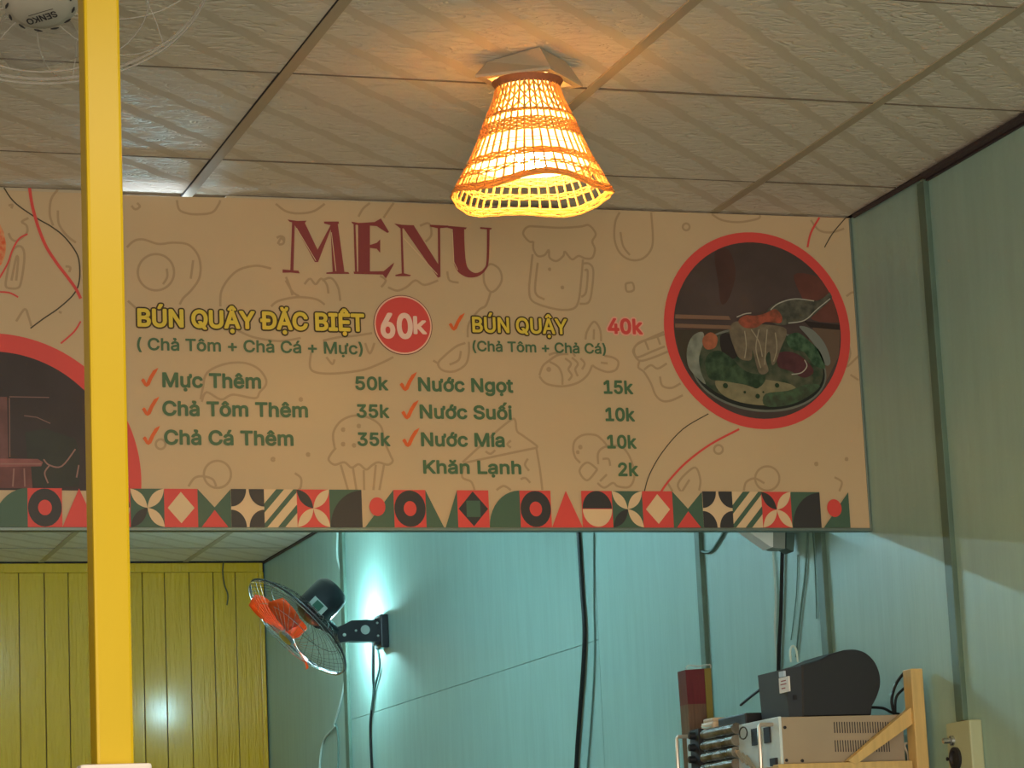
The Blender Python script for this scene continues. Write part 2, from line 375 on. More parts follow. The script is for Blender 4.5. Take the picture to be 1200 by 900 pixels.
dood('a jar', 'j', [[(1135,40),(1070,60),(1010,80),(985,108),(985,130),(1010,160),(1060,150),(1135,120)], [(1010,160),(1005,190),(1030,210),(1060,260),(1080,310),(1110,337),(1150,335),(1200,312)], [(1030,200),(1060,180),(1090,195),(1130,172)], [(1100,230),(1110,270),(1150,280),(1190,260)]])
dood('a spoon and a chili', 'g', [[(1000,325),(1003,380),(1030,420),(1060,405),(1080,365),(1068,320),(1030,298),(1000,325)], [(1030,425),(1010,480),(980,500),(935,560),(930,620)], [(935,640),(935,690),(920,740),(870,770),(820,765),(800,735),(830,700),(880,660),(920,645)], [(900,680),(890,720),(850,740)], [(800,735),(778,722)]])
dood('vegetables', 'g', [[(450,90),(470,55),(500,30)], [(560,95),(590,50),(605,30)], [(550,400),(570,370),(545,350)], [(580,400),(620,415),(660,400),(700,370),(740,390),(800,370)], [(720,130),(760,120),(770,170),(745,200)], [(840,330),(850,370),(890,380)], [(95,210),(110,185),(125,200)], [(290,370),(330,360),(360,400),(370,460)], [(130,370),(160,420),(190,440)]])
dood('leaves and berries', 'h', [[(275,340),(262,310),(290,270),(335,240),(355,290),(350,335)], [(280,338),(310,290)], [(218,300),(240,338)], [(535,335),(545,300),(580,285),(620,305)], circ(632,285,50), [(910,280),(940,300),(930,338)], circ(430,165,18), circ(835,225,5,8), circ(960,205,4,8)])
dood('a bowl and leaves', 'i', [[(270,355),(330,390),(430,402),(540,382),(552,360)], circ(120,430,20), [(850,390),(900,450),(970,462),(1045,440)]])
dood('a steaming cup', 'k', [[(305,10),(270,60),(262,140),(280,200)], [(305,120),(310,190),(350,250),(400,290)], [(40,530),(30,500),(60,350),(90,310),(120,320),(128,380),(110,500),(90,530),(40,530)], [(60,490),(85,370),(95,380),(85,490)], [(45,240),(60,270),(90,280),(140,240),(140,200),(115,180),(150,160)], [(85,705),(130,640),(150,680),(165,730)], [(345,415),(370,420),(365,445)], [(45,95),(65,90),(60,110)], [(310,655),(325,660)]])
dood('an onion', 'm', [[(745,345),(770,330),(800,350)], [(745,500),(760,560),(745,610),(790,570)], [(760,640),(790,660)]])

# long curves
strokes('curved_line', [Zs['k']([(20,0),(60,60),(110,105),(200,165),(270,205),(340,260),(400,340),(418,400),(418,490),(390,560),(310,635),(230,690),(160,742)])], 1.6, C_THIN, 2, label='thin dark curved line')
strokes('curved_line', [[(830,485),(800,503),(776,530),(761,556),(755,576)], [(966,290),(976,273),(992,254)]], 1.3, C_THIN, 2, label='thin dark curved line')
strokes('curved_line', [Zs['k']([(155,2),(165,70),(178,130),(205,220),(245,315),(300,400),(350,465),(400,535),(425,585)])], 3.6, C_RED, 3, label='red curved line')
strokes('curved_line', [Zs['k']([(425,705),(390,760),(320,822)]), Zs['k']([(145,245),(100,270),(65,330),(40,400),(-5,480)]), Zs['k']([(-5,550),(50,555),(95,578)])], 2.0, C_RED, 3, label='red curved line')
strokes('curved_line', [[(866,503),(832,521),(804,542),(784,563),(774,577)], [(946,290),(950,273),(960,255)]], 2.6, C_RED, 3, label='red curved line')
flat('leaf_print', [([sg(*p, 2) for p in Zs['k']([(-60,150),(0,195),(20,235),(32,300),(27,360),(10,400),(-40,460),(-80,400)])], 0)], ink((214, 90, 50), noise=.4, nscale=60, noise2=(222, 170, 120)), 'orange hatched print')

# round photographs
def picture_disc(cpx, R, ring):
    c = sg(*cpx)
    lab(flat('ring', [(disc(c, R, 3, 72), 0)], ink(C_RED)), 'red ring around the food photo')
    return c
cR = sg(888, 387); RR = (sg(996.5, 387).x-sg(779, 387).x)/2
flat('picture_ring', [(disc(cR, RR, 3, 72), 0)], ink(C_RED), 'red ring around the picture of the noodle bowl')
ri = RR*.897
zz = zc(5.296, 790, 330)
def inring(P, c, r):    # keep print inside the picture circle
    out = []
    for p in P:
        v = Vector((p.x-c.x, p.z-c.z))
        if v.length > r: v = v*(r/v.length)
        out.append(Vector((c.x+v.x, p.y, c.z+v.y)))
    return out
def pic(label, pts, color, layer, sm=True, **k):
    P = [sg(x, y, layer) for x, y in zz(pts)]
    if sm: P = spline(P, 4, True)
    return flat('picture_shape', [(inring(P, cR, ri*.995), 0)], ink(color, **k), label)
flat('picture_ground', [(disc(cR, ri, 4, 72), 0)], ink((82, 68, 64), noise=.25, nscale=9), 'dark brown background of the noodle bowl picture')
pic('rust red cloth', [(740,-40),(880,-30),(960,60),(1060,180),(1060,250),(860,240),(800,120)], (112, 66, 56), 5, noise=.35, nscale=14)
pic('dark smoke', [(250,-180),(330,-200),(380,-60),(340,100),(290,140),(270,0)], (84, 56, 50), 5, noise=.3, nscale=12)
pic('tan table', [(860,285),(1060,300),(1060,480),(900,700),(700,760)], (104, 84, 68), 5, sm=False)
pic('olive table', [(-40,300),(300,300),(300,700),(120,700),(-40,480)], (66, 58, 46), 5, sm=False)
pic('dark stick', [(800,245),(1060,268),(1060,302),(840,285)], (46, 36, 34), 6, sm=False)
bc = sg(*zz([(525,548)])[0]); brx = 465/5.296*PXM*1.03; bry = 282/5.296*PXM
flat('picture_bowl', [(inring(disc(bc, brx, 7, 60, ry=bry, rot=-.06), cR, ri*.99), 0)], ink((120, 124, 112), noise=.3, nscale=12), 'pale rim of the bowl')
flat('picture_bowl', [(disc(bc, brx*.975, 8, 60, ry=bry*.945, rot=-.06), 0)], ink((30, 34, 30)), 'dark line inside the rim')
flat('picture_bowl', [(disc(bc+Vector((0, 0, .004)), brx*.95, 9, 60, ry=bry*.89, rot=-.06), 0)], ink((92, 92, 72), noise=.5, nscale=28, noise2=(38, 60, 42)), 'green and brown broth')
pic('white broth glare', [(80,520),(75,420),(110,340),(170,315),(180,370),(150,470),(160,560),(190,640),(120,580)], (140, 146, 132), 10, noise=.4, nscale=40)
pic('pale broth', [(250,620),(330,560),(500,600),(720,640),(750,700),(660,740),(560,770),(400,750),(290,700)], (140, 132, 100), 10, noise=.25, nscale=40)
pic('dark hollow', [(280,340),(360,330),(400,420),(370,480),(300,460)], (44, 36, 34), 10)
pic('green herbs', [(190,480),(260,430),(340,470),(440,560),(560,590),(520,660),(420,640),(300,620),(210,600)], (66, 88, 62), 11, noise=.5, nscale=60, noise2=(30, 52, 34))
pic('green herbs', [(690,350),(760,320),(830,370),(900,440),(930,540),(860,520),(800,440),(720,420)], (78, 106, 78), 11, noise=.5, nscale=60, noise2=(30, 62, 40))
pic('green herbs', [(560,700),(700,680),(820,640),(900,650),(820,720),(700,770),(560,775)], (72, 98, 70), 11, noise=.5, nscale=60, noise2=(60, 66, 50))
pic('grey glare', [(770,280),(850,300),(930,390),(965,500),(930,520),(880,420),(820,340)], (118, 124, 116), 11)
pic('purple meat', [(640,450),(720,440),(800,480),(860,560),(800,600),(720,560),(640,530)], (88, 50, 54), 12, noise=.3, nscale=40)
pic('pink prawn', [(175,350),(220,318),(262,350),(250,410),(200,425),(172,395)], (176, 104, 74), 12, noise=.3, nscale=60)
pic('noodles', [(335,300),(380,250),(480,270),(560,270),(690,300),(650,430),(625,500),(600,520),(585,440),(560,480),(578,560),(520,570),(480,430),(470,490),(400,480),(360,400)], (124, 112, 92), 13, noise=.35, nscale=50)
for a, b, c in (((520,300),(500,420),(530,540)), ((570,300),(560,420),(555,520)), ((620,320),(630,420),(610,500)), ((430,310),(440,400),(430,480)), ((470,300),(520,380),(540,470))):
    strokes('noodle_print', [zz([a, b, c])], 1.4, (158, 148, 124), 14)
pic('upper chopstick', [(-40,200),(330,218),(345,242),(-40,228)], (132, 100, 80), 14, sm=False)
pic('lower chopstick', [(-40,262),(340,276),(350,300),(-40,288)], (128, 100, 80), 14, sm=False)
pic('clear ladle', [(560,205),(620,140),(740,108),(880,122),(960,70),(985,60),(970,110),(900,175),(820,240),(700,270),(620,270)], (98, 96, 82), 14, noise=.4, nscale=60, noise2=(60, 62, 54))
pic('pink prawn', [(390,250),(430,215),(500,215),(560,200),(620,175),(660,220),(650,262),(560,255),(500,290),(430,290)], (168, 84, 62), 15, noise=.35, nscale=70, noise2=(120, 70, 52))
strokes('picture_glint', [zz([(590,180),(640,140),(740,112),(860,125)]), zz([(700,262),(800,245),(880,175),(960,110)]), zz([(720,580),(780,570),(815,530),(800,490)]), zz([(470,200),(430,205),(380,225)])], 1.3, (176, 174, 160), 16)
for q in ((510,715,16), (630,648,16), (500,640,30), (310,650,18), (430,690,9), (545,690,7)):
    flat('herb_print', [(disc(sg(*zz([(q[0],q[1])])[0]), q[2]/5.296*PXM, 16, 12), 0)], ink((34, 58, 36)))

# left round photograph, mostly cut by the frame and the post
cL = sg(-8, 562); RL = sg(165.5, 562).x-cL.x
M_RED = ink(C_RED)
zt = sg(0, 574.5).z
def clipdisc(c, r, layer):
    P = [p for p in disc(c, r, layer, 96) if p.z > zt]
    P.sort(key=lambda p: math.atan2(p.z-c.z+.02, p.x-c.x) if p.x >= c.x or p.z > c.z else math.pi)
    a = math.asin((zt-c.z)/r)
    n = 72; out = [Vector((c.x+r*math.cos(a+(math.pi-2*a)*i/n), YS-LAYER*layer, c.z+r*math.sin(a+(math.pi-2*a)*i/n))) for i in range(n+1)]
    return out
flat('picture_ring', [(clipdisc(cL, RL, 3), 0)], M_RED, 'red ring around the dark kitchen picture')
flat('picture_ground', [(clipdisc(cL, RL*.875, 4), 0)], ink((58, 48, 48), noise=.25, nscale=8), 'dark ground of the kitchen picture')
z6 = zc(3.75, 0, 400)
def picl(label, pts, color, layer, **k): return flat('picture_shape', [([sg(x, y, layer) for x, y in z6(pts)], 0)], ink(color, **k), label)
picl('mauve steel post', [(-60,245),(30,245),(36,515),(-60,515)], (112, 76, 74), 5, noise=.3, nscale=30)
picl('dark green pot', [(110,400),(200,385),(330,430),(350,500),(345,640),(150,640),(120,520)], (50, 54, 48), 5, noise=.2, nscale=14)
picl('mauve pot lid', [(-60,515),(165,518),(188,532),(180,550),(-60,555)], (150, 92, 90), 6, noise=.25, nscale=30)
picl('mauve pot', [(-60,555),(135,552),(142,646),(-60,646)], (116, 70, 68), 6, noise=.3, nscale=30)
strokes('picture_glint', [z6([(40,245),(215,248)]), z6([(105,328),(160,335),(220,362)]), z6([(40,250),(42,510)])], 1.2, (126, 96, 90), 7, smooth=False)
strokes('picture_glint', [z6([(0,540),(180,540)]), z6([(60,560),(55,640)]), z6([(105,560),(108,640)]), z6([(190,520),(215,545),(270,550),(330,475)]), z6([(215,548),(195,580),(210,625)]), z6([(345,545),(335,600)])], 1.7, (150, 112, 104), 8)

# border of square geometric tiles
x26 = sg(960.5, 597).x; x4 = sg(152.5, 597).x
TW = (x26-x4)/22.0
zb0, zb1 = zbot+.001, sg(600, 575.2).z
BM = [ink(C_BEIGE), ink(C_RED), ink(C_BGREEN), ink(C_DARK), M_CREAM]
BE, RD, GR, DK, CR = 0, 1, 2, 3, 4
def sq(x0, y0, x1, y1): return [(x0, y0), (x1, y0), (x1, y1), (x0, y1)]
def cc(cx, cy_, r, n=28, a0=0, a1=360):
    P = [(cx+r*math.cos(math.radians(a0+(a1-a0)*i/n)), cy_+r*math.sin(math.radians(a0+(a1-a0)*i/n))) for i in range(n+1)]
    return P[:-1] if a1-a0 >= 360 else P
def petal(x0, y0, x1, y1, n=10):
    # lens between two corners
    out = []
    dx, dy = x1-x0, y1-y0
    for s_ in (1, -1):
        rng = range(n+1) if s_ == 1 else range(n-1, 0, -1)
        for i in rng:
            t = i/n; b = .62*t*(1-t)*s_*1.25
            out.append((x0+dx*t-dy*b, y0+dy*t+dx*b))
    return out
T = {}
T['round'] = ('green tile with a rounded corner', [(GR, [(0, 0), (1, 0), (1, 1)]+[(1+math.cos(math.radians(a)), math.sin(math.radians(a))) for a in range(90, 181, 9)])])
T['donut'] = ('dark ring on red tile', [(RD, sq(0,0,1,1)), (DK, cc(.5,.5,.49)), (RD, cc(.5,.5,.2))])
T['tri'] = ('red triangle tile', [(RD, [(0,0),(1,0),(.5,1)])])
T['half'] = ('half dark half cream disc on red tile', [(RD, sq(0,0,1,1)), (DK, cc(.5,.52,.48,20,0,180)), (BE, cc(.5,.5,.48,20,180,360))])
T['gleaf'] = ('green tile with crossed petals', [(GR, sq(0,0,1,1)), (BE, petal(.5,.5,0,1)), (BE, petal(.5,.5,1,1)), (BE, petal(.5,.5,1,0)), (DK, petal(.5,.5,0,0))])
T['diamond'] = ('cream diamond on red tile', [(RD, sq(0,0,1,1)), (BE, [(.5,.1),(.9,.5),(.5,.92),(.1,.5)])])
T['vee'] = ('green tile with cream and red triangles', [(GR, sq(0,0,1,1)), (CR, [(0,1),(.5,.52),(1,1)]), (RD, [(.1,0),(.9,0),(.5,.45)])])
def starp():
    out = []
    for cx, cy_, a0 in ((1,1,180),(1,0,90),(0,0,0),(0,1,270)):
        P = [(cx+.5*math.cos(math.radians(a0+a)), cy_+.5*math.sin(math.radians(a0+a))) for a in range(0, 91, 10)]
        out += P[::-1] if False else P[::-1]
    return out
T['star'] = ('cream star on dark tile', [(BE, sq(0,0,1,1)), (DK, [(0,0)]+cc(0,0,.46,10,0,90)), (DK, [(1,0)]+cc(1,0,.46,10,90,180)), (DK, [(1,1)]+cc(1,1,.46,10,180,270)), (DK, [(0,1)]+cc(0,1,.46,10,270,360))])
T['stripe'] = ('cream tile with green diagonal stripes', [(BE, sq(0,0,1,1)), (GR, [(0,.62),(.38,1),(.62,1),(0,.38)][0:4]), (GR, [(0,0),(.08,0),(1,.92),(1,1),(.9,1),(0,.1)]), (GR, [(.4,0),(.62,0),(1,.38),(1,.6)])])
T['rleaf'] = ('red tile with crossed petals', [(RD, sq(0,0,1,1)), (DK, petal(.5,.5,0,1)), (BE, petal(.5,.5,1,1)), (BE, petal(.5,.5,1,0)), (BE, petal(.5,.5,0,0))])
T['quarter'] = ('dark quarter disc on green tile', [(GR, sq(0,0,1,1)), (DK, [(1,0)]+[(1+.98*math.cos(math.radians(a)), .98*math.sin(math.radians(a))) for a in range(90, 181, 9)])])
T['dot'] = ('red dot over green triangle', [(GR, [(.08,0),(1,0),(1,1)]), (RD, cc(.48,.55,.25))])
T['veel'] = ('cream vee between green triangles', [(GR, [(0,0),(.55,0),(0,1)]), (GR, [(.6,0),(1,0),(1,1)])])
T['block'] = ('dark diamond with green block on red tile', [(RD, sq(0,0,1,1)), (DK, [(.5,.03),(.97,.5),(.5,.97),(.03,.5)]), (GR, sq(.28,.28,.72,.72))])
order = ['diamond','vee','star','stripe','rleaf','quarter','dot','donut','veel','block','round','donut','tri','half','gleaf']
seq = {}
for k in range(-14, 27): seq[k] = order[(k-5) % 15]
for k in range(-9, 27):
    x0 = x4+(k-4)*TW
    if x0 < SX0: continue
    lb, polys = T[seq[k]]
    out = []
    for li, (mi, P) in enumerate(polys):
        out.append(([Vector((min(x0+u*TW, SX1-.004), YS-LAYER*(9+li), zb0+v*(zb1-zb0))) for u, v in P], mi))
    flat('border_tile', out, BM, lb)

